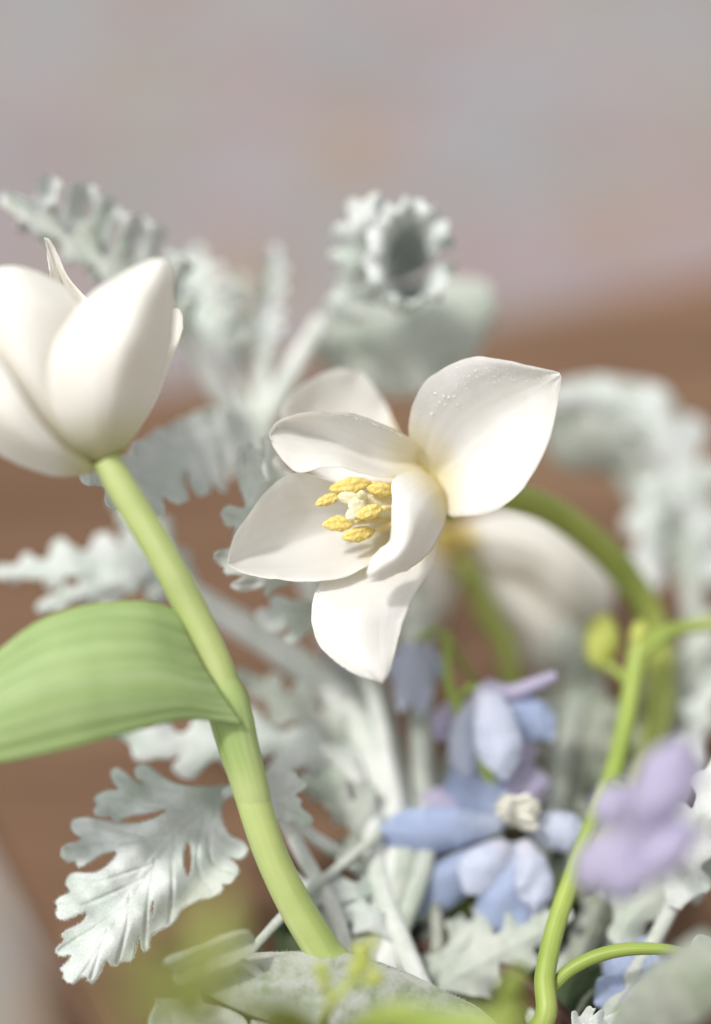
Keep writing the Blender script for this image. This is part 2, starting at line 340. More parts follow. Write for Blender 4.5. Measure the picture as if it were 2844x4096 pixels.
def smooth_poly(p, n=3):
    p = np.array(p, float)
    m_ = len(p); q = np.concatenate([p[-1:], p, p[:2]]); out = []
    for i in range(m_):
        a, b_, c, d_ = q[i], q[i+1], q[i+2], q[i+3]
        for u in np.linspace(0, 1, n, endpoint=False):
            out.append(0.5*((2*b_)+(c-a)*u+(2*a-5*b_+4*c-d_)*u*u+(3*b_-a-3*c+d_)*u**3))
    return np.array(out)
def poly_sdf(X, Y, poly):
    d = np.full(X.shape, 1e9); ins = np.zeros(X.shape, bool); n = len(poly)
    for i in range(n):
        x0, y0 = poly[i]; x1, y1 = poly[(i+1) % n]; ex, ey = x1-x0, y1-y0
        l2 = ex*ex+ey*ey+1e-9; tt = np.clip(((X-x0)*ex+(Y-y0)*ey)/l2, 0, 1)
        d = np.minimum(d, np.hypot(X-x0-tt*ex, Y-y0-tt*ey))
        c = ((y0 > Y) != (y1 > Y)); ins ^= c & (X < (x1-x0)*(Y-y0)/(y1-y0+1e-12)+x0)
    return np.where(ins, -d, d)
def march(xs, ys, S):
    vid = {}; pts = []; dst = []
    def gv(i, j):
        k = (i, j)
        if k not in vid: vid[k] = len(pts); pts.append((xs[i], ys[j])); dst.append(-S[i, j])
        return vid[k]
    def ev(a, b_):
        k = (a, b_) if a < b_ else (b_, a)
        if k not in vid:
            sa, sb = S[k[0]], S[k[1]]; u = sa/(sa-sb); vid[k] = len(pts)
            pts.append((xs[k[0][0]]*(1-u)+xs[k[1][0]]*u, ys[k[0][1]]*(1-u)+ys[k[1][1]]*u)); dst.append(0.0)
        return vid[k]
    F = []
    inside = S < 0
    any4 = inside[:-1, :-1] | inside[1:, :-1] | inside[:-1, 1:] | inside[1:, 1:]
    for i, j in zip(*np.nonzero(any4)):
        q = [(i, j), (i+1, j), (i+1, j+1), (i, j+1)]
        if all(inside[c] for c in q): F.append([gv(*c) for c in q]); continue
        for tri in ((q[0], q[1], q[2]), (q[0], q[2], q[3])):
            f = []
            for k in range(3):
                a, b_ = tri[k], tri[(k+1) % 3]
                if inside[a]: f.append(gv(*a))
                if inside[a] != inside[b_]: f.append(ev(a, b_))
            if len(f) >= 3: F.append(f)
    return np.array(pts), np.array(dst), F
def puff(name, x, y, d, dst, h, thick, F, mt, parent):
    bnd = dst == 0; n = len(x)
    top = P(np.stack([x, y, d-thick*0.5*h], -1)); low = P(np.stack([x, y, d+thick*0.5*h], -1))
    lowid = np.empty(n, int); keep = np.nonzero(~bnd)[0]; lowid[bnd] = np.nonzero(bnd)[0]; lowid[keep] = n+np.arange(len(keep))
    V = np.concatenate([top, low[keep]]); FF = [f_[::-1] for f_ in F] + [[int(lowid[i]) for i in f_] for f_ in F]
    return mesh_obj(name, V, FF, mt, parent)
def feather(name, spine, widths, mt, parent, cup=0.3, tilt=0.0, lobes=5, ldepth=0.5, ruff=0.2, seed=3, skew=0.5, step=8.0, thick=0.055, fat=1.0):
    """pinnately lobed felt leaf grown along a spine of (x, y, d); half widths in px as (left, right)"""
    r = np.random.default_rng(seed); S = crom(np.array(spine, float), 80); W = crom(np.array([(a, a) if np.isscalar(a) else a for a in widths], float), 80)
    W = np.maximum(W, 10); q3 = S*np.array([1, 1, 135.0]); U = np.concatenate([[0], np.cumsum(np.linalg.norm(np.diff(q3, axis=0), axis=1))]); L = U[-1]
    sp = L/lobes; caps = []
    wu = lambda u, k: np.interp(u, U, W[:, k])
    for k in range(12):
        a_, b_ = k/12*L*0.97, (k+1)/12*L*0.97; caps.append((a_, 0, max(9, min(0.22*sp, 0.5*wu(a_, 0)+4, 0.5*wu(a_, 1)+4)), b_, 0, max(8, 0.2*sp*(1-0.4*(k+1)/12))))
    for side in (0, 1):
        sg = -1 if side == 0 else 1
        for k in range(lobes):
            u0 = (k+0.25+0.3*side+0.25*(r.random()-.5))*sp*0.92; w_ = wu(min(L, u0+0.3*sp), side)*(0.86+0.24*r.random())
            if w_ < 16: continue
            u1 = u0+skew*w_*(0.7+0.5*r.random()); v1 = sg*w_*0.72; r0 = sp*(0.52-0.24*ldepth); r1 = fat*sp*(0.20+0.10*r.random())
            r1 = min(r1, w_*0.45); r0 = min(r0, w_*0.7)
            caps.append((u0, 0, r0, u1, v1, r1))
            du, dv = u1-u0, v1; ln = math.hypot(du, dv)+1e-6; du, dv = du/ln, dv/ln
            for an in (-0.75, 0.0, 0.7):
                an = an+0.3*(r.random()-.5); c_, s_ = math.cos(an), math.sin(an); ll = w_*(0.26+0.12*r.random())
                caps.append((u1-du*0.1*w_, v1-dv*0.1*w_, r1*0.75, u1+(du*c_-dv*s_)*ll, v1+(du*s_+dv*c_)*ll, r1*(0.42+0.2*r.random())))
    et = max(W[-6].mean(), 24); caps.append((L*0.9, 0, min(0.3*sp, et), L, 0, min(0.24*sp, et*0.8)))
    wm0, wm1 = W[:, 0].max()*1.35+30, W[:, 1].max()*1.35+30
    xs = np.arange(-40, L+1.2*skew*max(wm0, wm1)*0.6+60, step); ys = np.arange(-wm0, wm1, step); X, Y = np.meshgrid(xs, ys, indexing='ij')
    D = np.full(X.shape, 1e6); km = 0.10*sp
    for (a_, b_, ra, c_, d_, rb) in caps:
        ex, ey = c_-a_, d_-b_; tt = np.clip(((X-a_)*ex+(Y-b_)*ey)/(ex*ex+ey*ey+1e-6), 0, 1)
        e = np.hypot(X-a_-tt*ex, Y-b_-tt*ey)-(ra+(rb-ra)*tt)
        hh_ = np.clip(0.5+0.5*(D-e)/km, 0, 1); D = D*(1-hh_)+e*hh_-km*hh_*(1-hh_)
    D = np.where(X < -12, np.maximum(D, -12-X), D)
    pts, dst, F = march(xs, ys, D); u, v = pts[:, 0], pts[:, 1]
    uc = np.clip(u, 0, L); ext = (u-uc)
    T = np.gradient(S[:, :2], axis=0); T /= np.maximum(np.linalg.norm(T, axis=1, keepdims=True), 1e-9)
    ix = lambda arr: np.interp(uc, U, arr)
    tx, ty = ix(T[:, 0]), ix(T[:, 1]); x = ix(S[:, 0])+ty*v+tx*ext; y = ix(S[:, 1])-tx*v+ty*ext
    ww = np.where(v < 0, ix(W[:, 0]), ix(W[:, 1])); sv = np.abs(v)/ww; wcm = PXM*63
    ph = 2*math.pi*(u-skew*np.abs(v))/sp
    d = ix(S[:, 2]) + tilt*v*wcm + cup*np.abs(v)*np.clip(sv, 0, 1.3)*wcm + ruff*np.clip(sv, 0, 1.4)**1.5*(np.sin(ph+seed)*0.6+0.5*np.sin(ph*0.53+2*seed)) + 0.06*np.sin(u*0.03+v*0.02+seed)
    d = d + 0.05*np.exp(-(v/(0.10*sp+4))**2)*(1 if seed % 2 else -1)
    rp_ = np.clip(dst/12, 0, 1); h = np.sqrt(rp_*(2-rp_))
    return puff(name, x, y, d, dst, h, thick, F, mt, parent)
def felt_leaf(name, outline, holes, dfun, veins, mt, parent, step=6.0, thick=0.055, round_px=16, fuzz=1.2, seed=5, hairs=0):
    """lobed leaf from an outline: puffed closed solid with its own depth, rounded edges and sunken veins (depths in cm)"""
    poly = smooth_poly(outline); x0, y0 = poly.min(0)-12; x1, y1 = poly.max(0)+12
    xs = np.arange(x0, x1, step); ys = np.arange(y0, y1, step); X, Y = np.meshgrid(xs, ys, indexing='ij')
    S = poly_sdf(X, Y, poly)
    for h in holes: S = np.maximum(S, -poly_sdf(X, Y, smooth_poly(h)))
    r = np.random.default_rng(seed); S = S + fuzz*(r.random(S.shape)-0.5)*2
    pts, dst, F = march(xs, ys, S)
    x, y = pts[:, 0], pts[:, 1]
    h = np.sqrt(np.clip(dst/round_px, 0, 1)*(2-np.clip(dst/round_px, 0, 1)))
    d = dfun(x, y)
    vd = np.zeros(len(x))
    for vl, wpx, dep in veins:
        vl = crom(np.array(vl, float), 30); m_ = np.full(len(x), 1e9)
        for k in range(len(vl)-1):
            ax, ay = vl[k]; ex, ey = vl[k+1]-vl[k]; tt = np.clip(((x-ax)*ex+(y-ay)*ey)/(ex*ex+ey*ey+1e-9), 0, 1)
            m_ = np.minimum(m_, np.hypot(x-ax-tt*ex, y-ay-tt*ey))
        vd = np.maximum(vd, dep*np.exp(-(m_/wpx)**2)) if dep > 0 else vd + dep*np.exp(-(m_/wpx)**2)
    rip = 0
    for k in range(7):
        ax, ay, pp = r.normal(0, 0.03), r.normal(0, 0.03), r.random()*6.3; rip = rip + np.sin(ax*x+ay*y+pp)
    d = d + rip*0.012 + vd
    ob = puff(name, x, y, d, dst, h, thick, F, mt, parent)
    if hairs:
        bi = np.nonzero(dst == 0)[0]; bx, by, bd = x[bi], y[bi], d[bi]
        gx = poly_sdf(bx+3, by, poly)-poly_sdf(bx-3, by, poly); gy = poly_sdf(bx, by+3, poly)-poly_sdf(bx, by-3, poly); gl = np.hypot(gx, gy)+1e-6; gx, gy = gx/gl, gy/gl
        V = []; Fh = []
        for _ in range(hairs):
            m_ = len(bx); ln = 2+np.abs(r.normal(0, 4.2, m_)); an = r.normal(0, 0.7, m_); ca, sa = np.cos(an), np.sin(an); hx, hy = gx*ca-gy*sa, gx*sa+gy*ca
            jx, jy = bx+r.normal(0, 2, m_)-gx*3, by+r.normal(0, 2, m_)-gy*3; dd = bd+r.normal(0, .012, m_)
            A_ = P(np.stack([jx-hy*.7, jy+hx*.7, dd], -1)); B_ = P(np.stack([jx+hy*.7, jy-hx*.7, dd], -1)); C_ = P(np.stack([jx, jy, dd+.011], -1)); E_ = P(np.stack([jx+hx*(ln+3), jy+hy*(ln+3), dd+r.normal(0, .03, m_)], -1))
            o_ = len(V)*1; base = sum(len(q_) for q_ in V); V += [A_, B_, C_, E_]; I_ = np.arange(m_)+base
            Fh += [np.stack([I_, I_+m_, I_+3*m_], -1), np.stack([I_+m_, I_+2*m_, I_+3*m_], -1), np.stack([I_+2*m_, I_, I_+3*m_], -1), np.stack([I_, I_+2*m_, I_+m_], -1)]
        hb = mesh_obj('felt_hairs', np.concatenate(V), np.concatenate(Fh), mt, ob, smooth=False); hb['kind'] = 'stuff'
    return ob

# ------------------------------------------------------------------ the setting: floor and table
fl = mesh_obj('floor', [(-6, -4, 0), (6, -4, 0), (6, 9, 0), (-6, 9, 0)], [(0, 1, 2, 3)], M['floor'], None, smooth=False)
fl['kind'] = 'structure'
a = on_plane(700, 1520, TABLE_Z); b2 = on_plane(2844, 1085, TABLE_Z); c0 = on_plane(0, 3310, TABLE_Z); c1 = on_plane(420, 4096, TABLE_Z)
def isect(p, q, r, s):
    A = np.array([[q[0]-p[0], -(s[0]-r[0])], [q[1]-p[1], -(s[1]-r[1])]]); u = np.linalg.solve(A, [r[0]-p[0], r[1]-p[1]])[0]
    return p + (q-p)*u
corner = isect(a, b2, c0, c1)
ef = (b2-a)/np.linalg.norm(b2-a); es = (c1-c0)/np.linalg.norm(c1-c0)
q = [corner, corner+es*0.95, corner+es*0.95+ef*1.25, corner+ef*1.25]
tb = thing('wooden_table', 'brown wooden table under the flower arrangement', 'table', (*(0.5*(q[0]+q[2]))[:2], 0))
import bmesh
def slab(name, poly, z0, z1, bev, mt, parent):
    bm = bmesh.new(); lo = [bm.verts.new((p[0]-ORIGIN[0], p[1]-ORIGIN[1], z0)) for p in poly]; hi = [bm.verts.new((p[0]-ORIGIN[0], p[1]-ORIGIN[1], z1)) for p in poly]
    bm.faces.new(hi); bm.faces.new(lo[::-1])
    for i in range(len(poly)): bm.faces.new((lo[i], lo[(i+1) % len(poly)], hi[(i+1) % len(poly)], hi[i]))
    bmesh.ops.recalc_face_normals(bm, faces=bm.faces)
    bmesh.ops.bevel(bm, geom=bm.edges[:], offset=bev, segments=3, affect='EDGES')
    me = bpy.data.meshes.new(name); bm.to_mesh(me); bm.free(); me.materials.append(mt); o = bpy.data.objects.new(name, me); COL.objects.link(o); o.parent = parent
    return o
slab('table_top', q, TABLE_Z-0.028, TABLE_Z, 0.004, M['wood'], tb)
cen = 0.5*(q[0]+q[2])
for p in q:
    v = cen + (p-cen)*0.86; l = [v+ef*0.025+es*0.025, v-ef*0.025+es*0.025, v-ef*0.025-es*0.025, v+ef*0.025-es*0.025]
    slab('leg', l, 0.0, TABLE_Z-0.0285, 0.003, M['wood'], tb)
# bowl with moss
BC = np.array([0.012, -0.105, TABLE_Z]); BR = 0.062
bo = thing('flower_bowl', 'low dark brown bowl holding the stems', 'bowl', BC)
def lathe(name, prof, mt, parent, seg=48, jit=0):
    V = []; F = []; n = len(prof)
    for (r_, z) in prof:
        for j in range(seg):
            th = 2*math.pi*j/seg; k = 1+jit*(random.random()-0.5)
            V.append((BC[0]+r_*k*math.cos(th), BC[1]+r_*k*math.sin(th), BC[2]+z+jit*0.012*(random.random()-0.5)))
    for i in range(n-1):
        for j in range(seg): F.append((i*seg+j, i*seg+(j+1) % seg, (i+1)*seg+(j+1) % seg, (i+1)*seg+j))
    F.append(tuple(range(seg-1, -1, -1))); F.append(tuple((n-1)*seg+j for j in range(seg)))
    return mesh_obj(name, V, F, mt, parent)
lathe('bowl_body', [(0.036, 0.0005), (0.045, 0.004), (0.058, 0.02), (0.062, 0.036), (0.0605, 0.038), (0.058, 0.035), (0.054, 0.02), (0.04, 0.012), (0.002, 0.010)], M['bowl'], bo)
lathe('moss', [(0.0535, 0.020), (0.0555, 0.027), (0.050, 0.032), (0.038, 0.036), (0.02, 0.038), (0.003, 0.039)], M['foam'], bo, jit=0.04)
def foot(k):
    """where stem k enters the moss, as pixel x, y and depth"""
    th = k*2.399; r_ = 0.040*math.sqrt(((k*7) % 13+0.5)/13); w_ = BC + np.array([r_*math.cos(th), r_*math.sin(th), 0.026])
    v = w_-CAM; z = v@FWD
    return (1422+(v@RT)/z/PXM, 2048-(v@UP)/z/PXM, (z-FD)*100)

EXEC_PARTS = True
# ================================================================== open tulip in focus
f = foot(3)
T1 = thing('open_tulip', 'wide open white tulip showing yellow stamens, nodding on an arched stem', 'tulip', P(np.array(f)))
stem = tube('stem', [(1790, 2040, 2.9, 50), (1880, 1990, 3.6, 55), (2020, 1985, 4.6, 56), (2200, 2040, 5.8, 58), (2390, 2180, 7.2, 60), (2530, 2340, 8.2, 60), (2620, 2520, 8.6, 58), (2640, 2800, 8.4, 58), (2500, 3300, 7.2, 56), (f[0]+160, f[1]-360, f[2]+3.2, 54), (*f, 55)], M['olive'], T1, 18)
PA = loft('petal', [[(1700,1880),(1730,1920),(1752,1975)], [(1641,1760),(1775,1885),(1790,2058)], [(1645,1640),(1835,1830),(1860,2063)], [(1690,1540),(1900,1775),(1960,2048)], [(1781,1471),(1975,1715),(2055,1998)], [(1890,1430),(2050,1655),(2125,1905)], [(2001,1435),(2115,1605),(2185,1795)], [(2110,1462),(2175,1560),(2217,1690)], [(2190,1478),(2215,1525),(2236,1580)], [(2236,1490),(2243,1502),(2244,1514)]],
     [2.4, 2.3, 2.1, 1.9, 1.8, 1.6, 1.3, .9, .4, 0], [-.1, -.8, -1.1, -1.2, -1.2, -1.1, -.8, -.5, -.2, 0], [-.2, -.7, -.9, -1.1, -1.1, -1.0, -.7, -.4, -.2, 0], M['petal'], T1, 56, 34, 0.0006, 0.07, 11, crease=0.04, wf=(6, 7))
PB = loft('petal', [[(1690,1900),(1700,1940),(1690,1980)], [(1590,1720),(1600,1880),(1560,1965)], [(1545,1622),(1500,1830),(1450,1955)], [(1490,1540),(1400,1780),(1350,1935)], [(1435,1488),(1330,1740),(1270,1905)], [(1360,1474),(1265,1690),(1205,1850)], [(1275,1503),(1210,1650),(1160,1770)], [(1200,1548),(1165,1635),(1135,1700)], [(1150,1602),(1135,1635),(1128,1660)]],
     [2.6, 3.6, 4.4, 4.9, 5.1, 5.0, 4.7, 4.3, 4.0], [.2, .3, -.1, -.9, -1.2, -1.2, -.8, -.3, 0], [-.2, -.5, -.7, -.8, -.8, -.6, -.4, -.2, 0], M['petal'], T1, 48, 28, 0.0006, 0.06, 12)
PC = loft('petal', [[(1712,1828),(1716,1855),(1708,1884)], [(1668,1768),(1652,1850),(1640,1902)], [(1551,1706),(1540,1845),(1551,1911)], [(1476,1676),(1450,1812),(1450,1892)], [(1391,1651),(1360,1772),(1361,1868)], [(1291,1646),(1260,1738),(1285,1872)], [(1200,1656),(1172,1712),(1208,1892)], [(1125,1680),(1115,1708),(1151,1861)], [(1092,1710),(1086,1735),(1100,1795)], [(1080,1734),(1080,1745),(1084,1758)]],
     [2.5, 2.2, 1.9, 1.7, 1.5, 1.4, 1.2, 1.0, .8, .7], [-.3, -.9, -1.2, -1.4, -1.4, -1.2, -.9, -.5, -.2, 0], [-.2, -.5, -.8, -1.0, -1.1, -1.1, -.9, -.6, -.2, 0], M['petal'], T1, 50, 28, 0.0006, 0.04, 13, crease=0.12)
PD = loft('petal', [[(1640,2010),(1655,2070),(1645,2130)], [(1540,1975),(1560,2090),(1560,2215)], [(1430,1950),(1440,2110),(1462,2268)], [(1331,1926),(1330,2135),(1350,2318)], [(1240,1895),(1230,2160),(1240,2325)], [(1150,1902),(1140,2185),(1140,2319)], [(1066,1966),(1060,2208),(1060,2312)], [(995,2058),(990,2226),(1000,2301)], [(940,2140),(942,2244),(950,2282)], [(912,2232),(912,2250),(918,2262)]],
     [2.6, 2.6, 2.5, 2.4, 2.2, 1.9, 1.6, 1.2, .8, .4], [-.2, -.6, -.9, -1.1, -1.3, -1.4, -1.2, -.9, -.4, 0], [-.4, -1.4, -2.0, -2.3, -2.3, -2.0, -1.6, -1.1, -.5, 0], M['petal'], T1, 54, 32, 0.0006, 0.04, 14, crease=0.06)
PE = loft('petal', [[(1625,2110),(1675,2100),(1735,2110)], [(1480,2230),(1600,2220),(1754,2165)], [(1340,2295),(1530,2310),(1738,2240)], [(1272,2345),(1470,2400),(1695,2322)], [(1247,2430),(1440,2470),(1650,2402)], [(1255,2525),(1440,2545),(1618,2475)], [(1300,2607),(1460,2610),(1595,2555)], [(1376,2672),(1485,2660),(1577,2630)], [(1452,2707),(1508,2700),(1554,2695)], [(1512,2727),(1527,2733),(1536,2722)]],
     [2.4, 1.6, .8, .0, -.6, -1.0, -1.3, -1.5, -1.5, -1.4], [-.2, .0, .2, .5, .7, .8, .7, .5, .2, 0], [-.1, .2, .5, .8, 1.0, 1.0, .8, .5, .2, 0], M['petal'], T1, 54, 32, 0.0006, 0.05, 15, crease=-0.05)
PF = loft('petal', [[(1738,1905),(1765,1950),(1784,2010)], [(1672,1881),(1725,1970),(1783,2070)], [(1605,1893),(1690,2000),(1767,2120)], [(1568,1930),(1655,2050),(1737,2185)], [(1569,2000),(1640,2110),(1692,2237)], [(1566,2090),(1615,2170),(1642,2270)], [(1556,2165),(1580,2220),(1597,2292)], [(1515,2202),(1535,2250),(1552,2314)], [(1485,2235),(1500,2280),(1512,2326)], [(1466,2290),(1470,2308),(1478,2328)]],
     [1.6, .6, -.2, -.9, -1.3, -1.5, -1.5, -1.4, -1.3, -1.2], [.5, .7, .9, 1.0, .9, .8, .7, .5, .3, 0], [.2, .5, .8, 1.0, 1.0, .9, .7, .5, .3, 0], M['petal'], T1, 54, 30, 0.0006, 0.06, 16, wf=(3, 12))
# receptacle, stamens and pistil
spindle('receptacle', (1700, 2010, 2.4), (1840, 2020, 3.3), 62, M['olive'], T1, 0.02, 2)
for k, (t0, t1, r_, fb) in enumerate([((1316,1957,.5), (1485,1930,1.0), 25, (1690,1975,2.3)), ((1259,2019,.3), (1366,1978,.7), 17, (1690,1990,2.4)), ((1468,1952,.3), (1580,1968,.8), 23, (1700,1990,2.3)), ((1289,2099,.4), (1420,2090,.7), 24, (1690,2060,2.4)), ((1367,2152,.2), (1500,2122,.7), 23, (1690,2070,2.3)), ((1424,2066,-.1), (1530,2032,.3), 22, (1700,2030,2.2))]):
    fi = tube('stamen', [(*t1[:2], t1[2], 10), (0.5*(t1[0]+fb[0]), 0.5*(t1[1]+fb[1]), 0.5*(t1[2]+fb[2]), 15), (*fb, 17)], M['filament'], T1, 10, 14)
    spindle('anther', t0, t1, r_*1.32, M['anther'], fi, 0.30, 30+k, 40, 26, 0.62, 0.34)
ps = tube('pistil', [(1440, 2016, .6, 40), (1500, 2020, 1.0, 46), (1600, 2025, 1.7, 50), (1700, 2025, 2.4, 48)], M['stigma'], T1, 18, 26)
for k, (p0, p1, hw) in enumerate([((1470,2008,.6), (1352,1984,.1), 27), ((1455,2006,.5), (1440,1966,.0), 22), ((1465,2020,.4), (1385,2074,-.05), 30), ((1470,2010,.5), (1395,2030,.0), 34)]):
    spindle('stigma_lobe', p0, p1, hw, M['stigma'], ps, 0.35, 50+k, 30, 20, 0.45, 0.3)
# droplets on the big petal
def droplets(petal, nr, nc, spec, name='water_droplets'):
    me = petal.data; co = np.empty(len(me.vertices)*3); me.vertices.foreach_get('co', co); co = co.reshape(-1, 3)[:nr*nc].reshape(nr, nc, 3)
    alt = np.empty(len(me.vertices)*3); me.vertices.foreach_get('co', alt); alt = alt.reshape(-1, 3)[nr*nc:].reshape(nr, nc, 3)
    cl = CAM-ORIGIN
    if np.linalg.norm(alt[nr//2, nc//2]-cl) < np.linalg.norm(co[nr//2, nc//2]-cl): co, alt = alt, co
    V = []; F = []; r = np.random.default_rng(3)
    for (v, u, rad) in spec:
        i = min(nr-2, max(1, v*(nr-1))); j = min(nc-2, max(1, u*(nc-1))); i0, j0 = int(i), int(j); fi_, fj = i-i0, j-j0
        p = co[i0, j0]*(1-fi_)*(1-fj)+co[i0+1, j0]*fi_*(1-fj)+co[i0, j0+1]*(1-fi_)*fj+co[i0+1, j0+1]*fi_*fj
        nrm = co[i0, j0]-alt[i0, j0]; nrm /= np.linalg.norm(nrm); a_ = np.cross(nrm, [0.3, 0.2, 0.9]); a_ /= np.linalg.norm(a_); b_ = np.cross(nrm, a_)
        o = len(V); seg = 8
        for (rr, hh) in ((0.8, -0.25), (1.0, 0.12), (0.8, 0.55), (0.42, 0.85)):
            for k in range(seg):
                th = 2*math.pi*k/seg; V.append(p+ORIGIN+rad*(rr*(math.cos(th)*a_+math.sin(th)*b_)+hh*nrm))
        V.append(p+ORIGIN+rad*0.95*nrm)
        for l in range(3):
            for k in range(seg): F.append((o+l*seg+k, o+l*seg+(k+1) % seg, o+(l+1)*seg+(k+1) % seg, o+(l+1)*seg+k))
        for k in range(seg): F.append((o+3*seg+k, o+3*seg+(k+1) % seg, o+4*seg))
        F.append(tuple(o+seg-1-k for k in range(seg)))
    d_ = mesh_obj(name, V, F, M['water'], petal); d_['kind'] = 'stuff'
r = np.random.default_rng(5); spec = []
for k in range(260):
    spec.append((r.uniform(0.12, 0.86), abs(r.normal(0.0, 0.16))+0.01, RAD(1.4+1.8*r.random()**2)))
for k in range(60): spec.append((r.normal(0.62, 0.09), abs(r.normal(0.2, 0.07)), RAD(1.8+2.4*r.random()**2)))
for k in range(60): spec.append((r.uniform(0.12, 0.45), 1-abs(r.normal(0, 0.03))-0.01, RAD(2.0+2*r.random())))
for k in range(9): spec.append((r.normal(0.38, 0.07), abs(r.normal(0.12, 0.05))+.02, RAD(4.5+2.5*r.random())))
droplets(PA, 56, 34, spec)
droplets(PC, 50, 28, [(r.uniform(0.1, 0.5), abs(r.normal(0, 0.02))+0.015, RAD(2+2*r.random())) for k in range(70)])
droplets(PE, 54, 32, [(r.uniform(0.35, 0.8), abs(r.normal(0, 0.02))+0.015, RAD(2+2*r.random())) for k in range(60)])

# ================================================================== cup-shaped tulip with its leaf
f = foot(1)
T2 = thing('cup_tulip', 'half closed white tulip cup on a thick stem with one broad leaf', 'tulip', P(np.array(f)))
tube('stem', [(425, 1835, -2.3, 56), (470, 1920, -2.25, 60), (530, 2020, -2.15, 62), (662, 2240, -1.9, 63), (760, 2430, -1.5, 66), (865, 2660, -1.2, 66), (925, 2860, -1.0, 70), (985, 3100, -.8, 70), (1068, 3376, -.6, 67), (1170, 3600, -.3, 70), (1290, 3800, 0, 74), (1380, 3950, .2, 76), (*f, 72)], M['stem'], T2, 26, 120)
tube('leaf_sheath', [(868, 2690, -1.16, 62), (905, 2790, -1.08, 84), (925, 2870, -1.0, 88), (955, 2990, -.90, 82), (985, 3090, -.81, 76), (1012, 3190, -.73, 71), (1032, 3260, -.66, 60)], M['sheath'], T2, 26, 60)
loft('petal', [[(340,1868),(380,1862),(400,1858)], [(150,1720),(270,1740),(380,1760)], [(20,1560),(180,1600),(380,1650)], [(-90,1420),(110,1460),(390,1500)], [(-150,1300),(80,1330),(390,1370)], [(-160,1200),(70,1220),(345,1250)], [(-130,1120),(60,1140),(275,1162)], [(-60,1080),(55,1085),(185,1104)], [(15,1066),(55,1064),(110,1072)]],
     [-2.2, -3.1, -3.7, -4.0, -4.0, -3.8, -3.4, -3.0, -2.8], [.2, .5, .8, 1.1, 1.2, 1.1, .8, .4, .1], [.2, .4, .8, 1.1, 1.2, 1.0, .7, .3, .1], M['petal_green'], T2, 46, 28, 0.0006, 0.05, 21)
loft('petal', [[(385,1852),(430,1837),(482,1812)], [(300,1790),(430,1740),(550,1715)], [(225,1680),(440,1620),(612,1600)], [(195,1550),(460,1500),(662,1470)], [(205,1420),(490,1380),(692,1340)], [(262,1300),(530,1270),(699,1230)], [(346,1191),(570,1180),(699,1150)], [(470,1105),(615,1110),(696,1095)], [(585,1046),(650,1058),(686,1060)], [(645,1035),(666,1039),(678,1046)]],
     [-2.4, -3.5, -4.3, -4.7, -4.8, -4.5, -4.1, -3.6, -3.2, -2.9], [.2, .5, .7, .8, .8, .7, .6, .4, .2, 0], [.3, .8, 1.4, 1.8, 1.9, 1.6, 1.2, .7, .3, 0], M['petal_green'], T2, 50, 30, 0.0006, 0.06, 22, crease=-0.05)
loft('petal', [[(372,1856),(388,1868),(405,1878)], [(270,1800),(290,1850),(300,1904)], [(180,1710),(190,1800),(190,1898)], [(90,1590),(80,1730),(80,1862)], [(10,1460),(-20,1650),(-30,1800)], [(-60,1350),(-110,1550),(-140,1700)], [(-140,1270),(-190,1440),(-230,1550)], [(-220,1230),(-240,1340),(-270,1400)], [(-280,1210),(-290,1230),(-300,1260)]],
     [-2.3, -3.2, -4.0, -4.5, -4.6, -4.4, -4.0, -3.5, -3.0], [-.1, -.3, -.2, -.1, .1, .2, .2, .1, 0], [.3, .7, 1.2, 1.5, 1.5, 1.2, .8, .4, 0], M['petal_green'], T2, 46, 26, 0.0006, 0.05, 23)
loft('petal', [[(380,1835),(420,1832),(460,1828)], [(230,1650),(360,1650),(500,1650)], [(190,1400),(320,1400),(450,1400)], [(192,1200),(272,1200),(372,1230)], [(196,1090),(232,1085),(276,1112)], [(189,1010),(207,1010),(229,1010)], [(176,950),(186,952),(200,960)]],
     [-2.2, -.6, .2, .5, .5, .4, .2], [-.2, -.6, -.9, -.7, -.3, -.1, 0], [-.2, -.6, -.9, -.7, -.3, -.1, 0], M['petal_green'], T2, 46, 22, 0.0006, 0.04, 24, crease=0.1)
loft('petal', [[(440,1835),(470,1828),(486,1815)], [(470,1690),(555,1690),(603,1640)], [(520,1480),(610,1500),(676,1470)], [(580,1350),(660,1370),(722,1345)], [(645,1270),(692,1280),(733,1278)], [(692,1234),(708,1233),(722,1240)]],
     [-2.3, -1.3, -.7, -.4, -.2, 0], [.2, .5, .7, .6, .3, 0], [-.1, -.2, -.2, -.1, 0, 0], M['petal_green'], T2, 40, 22, 0.0006, 0.03, 25)
loft('petal', [[(350,1850),(380,1845),(420,1840)], [(150,1690),(230,1690),(340,1690)], [(0,1500),(110,1500),(260,1500)], [(-110,1330),(20,1330),(180,1330)], [(-120,1200),(-20,1200),(110,1220)], [(-70,1120),(-30,1120),(30,1130)]],
     [-2.2, -1.2, -.7, -.6, -.7, -.8], -.4, -.3, M['petal_green'], T2, 36, 20, 0.0006, 0.03, 26)
def leaf4(name, rows, mt, parent, nr=60, nc=44, thick=0.0011, rip=0.022, nrip=7):
    G = crom(np.array(rows, float), nr); G = np.swapaxes(crom(np.swapaxes(G, 0, 1), nc), 0, 1)
    s = np.linspace(0, 1, nc)[None, :]; v = np.linspace(0, 1, nr)[:, None]
    G[..., 2] += rip*np.sin(s*nrip*2*math.pi + 0.6*np.sin(v*4))*np.clip(v*8, 0, 1)*(1-0.5*v) + wob(nr, nc, 0.05, 2, 4, 9)
    return shell(name, P(G), mt, parent, thick)
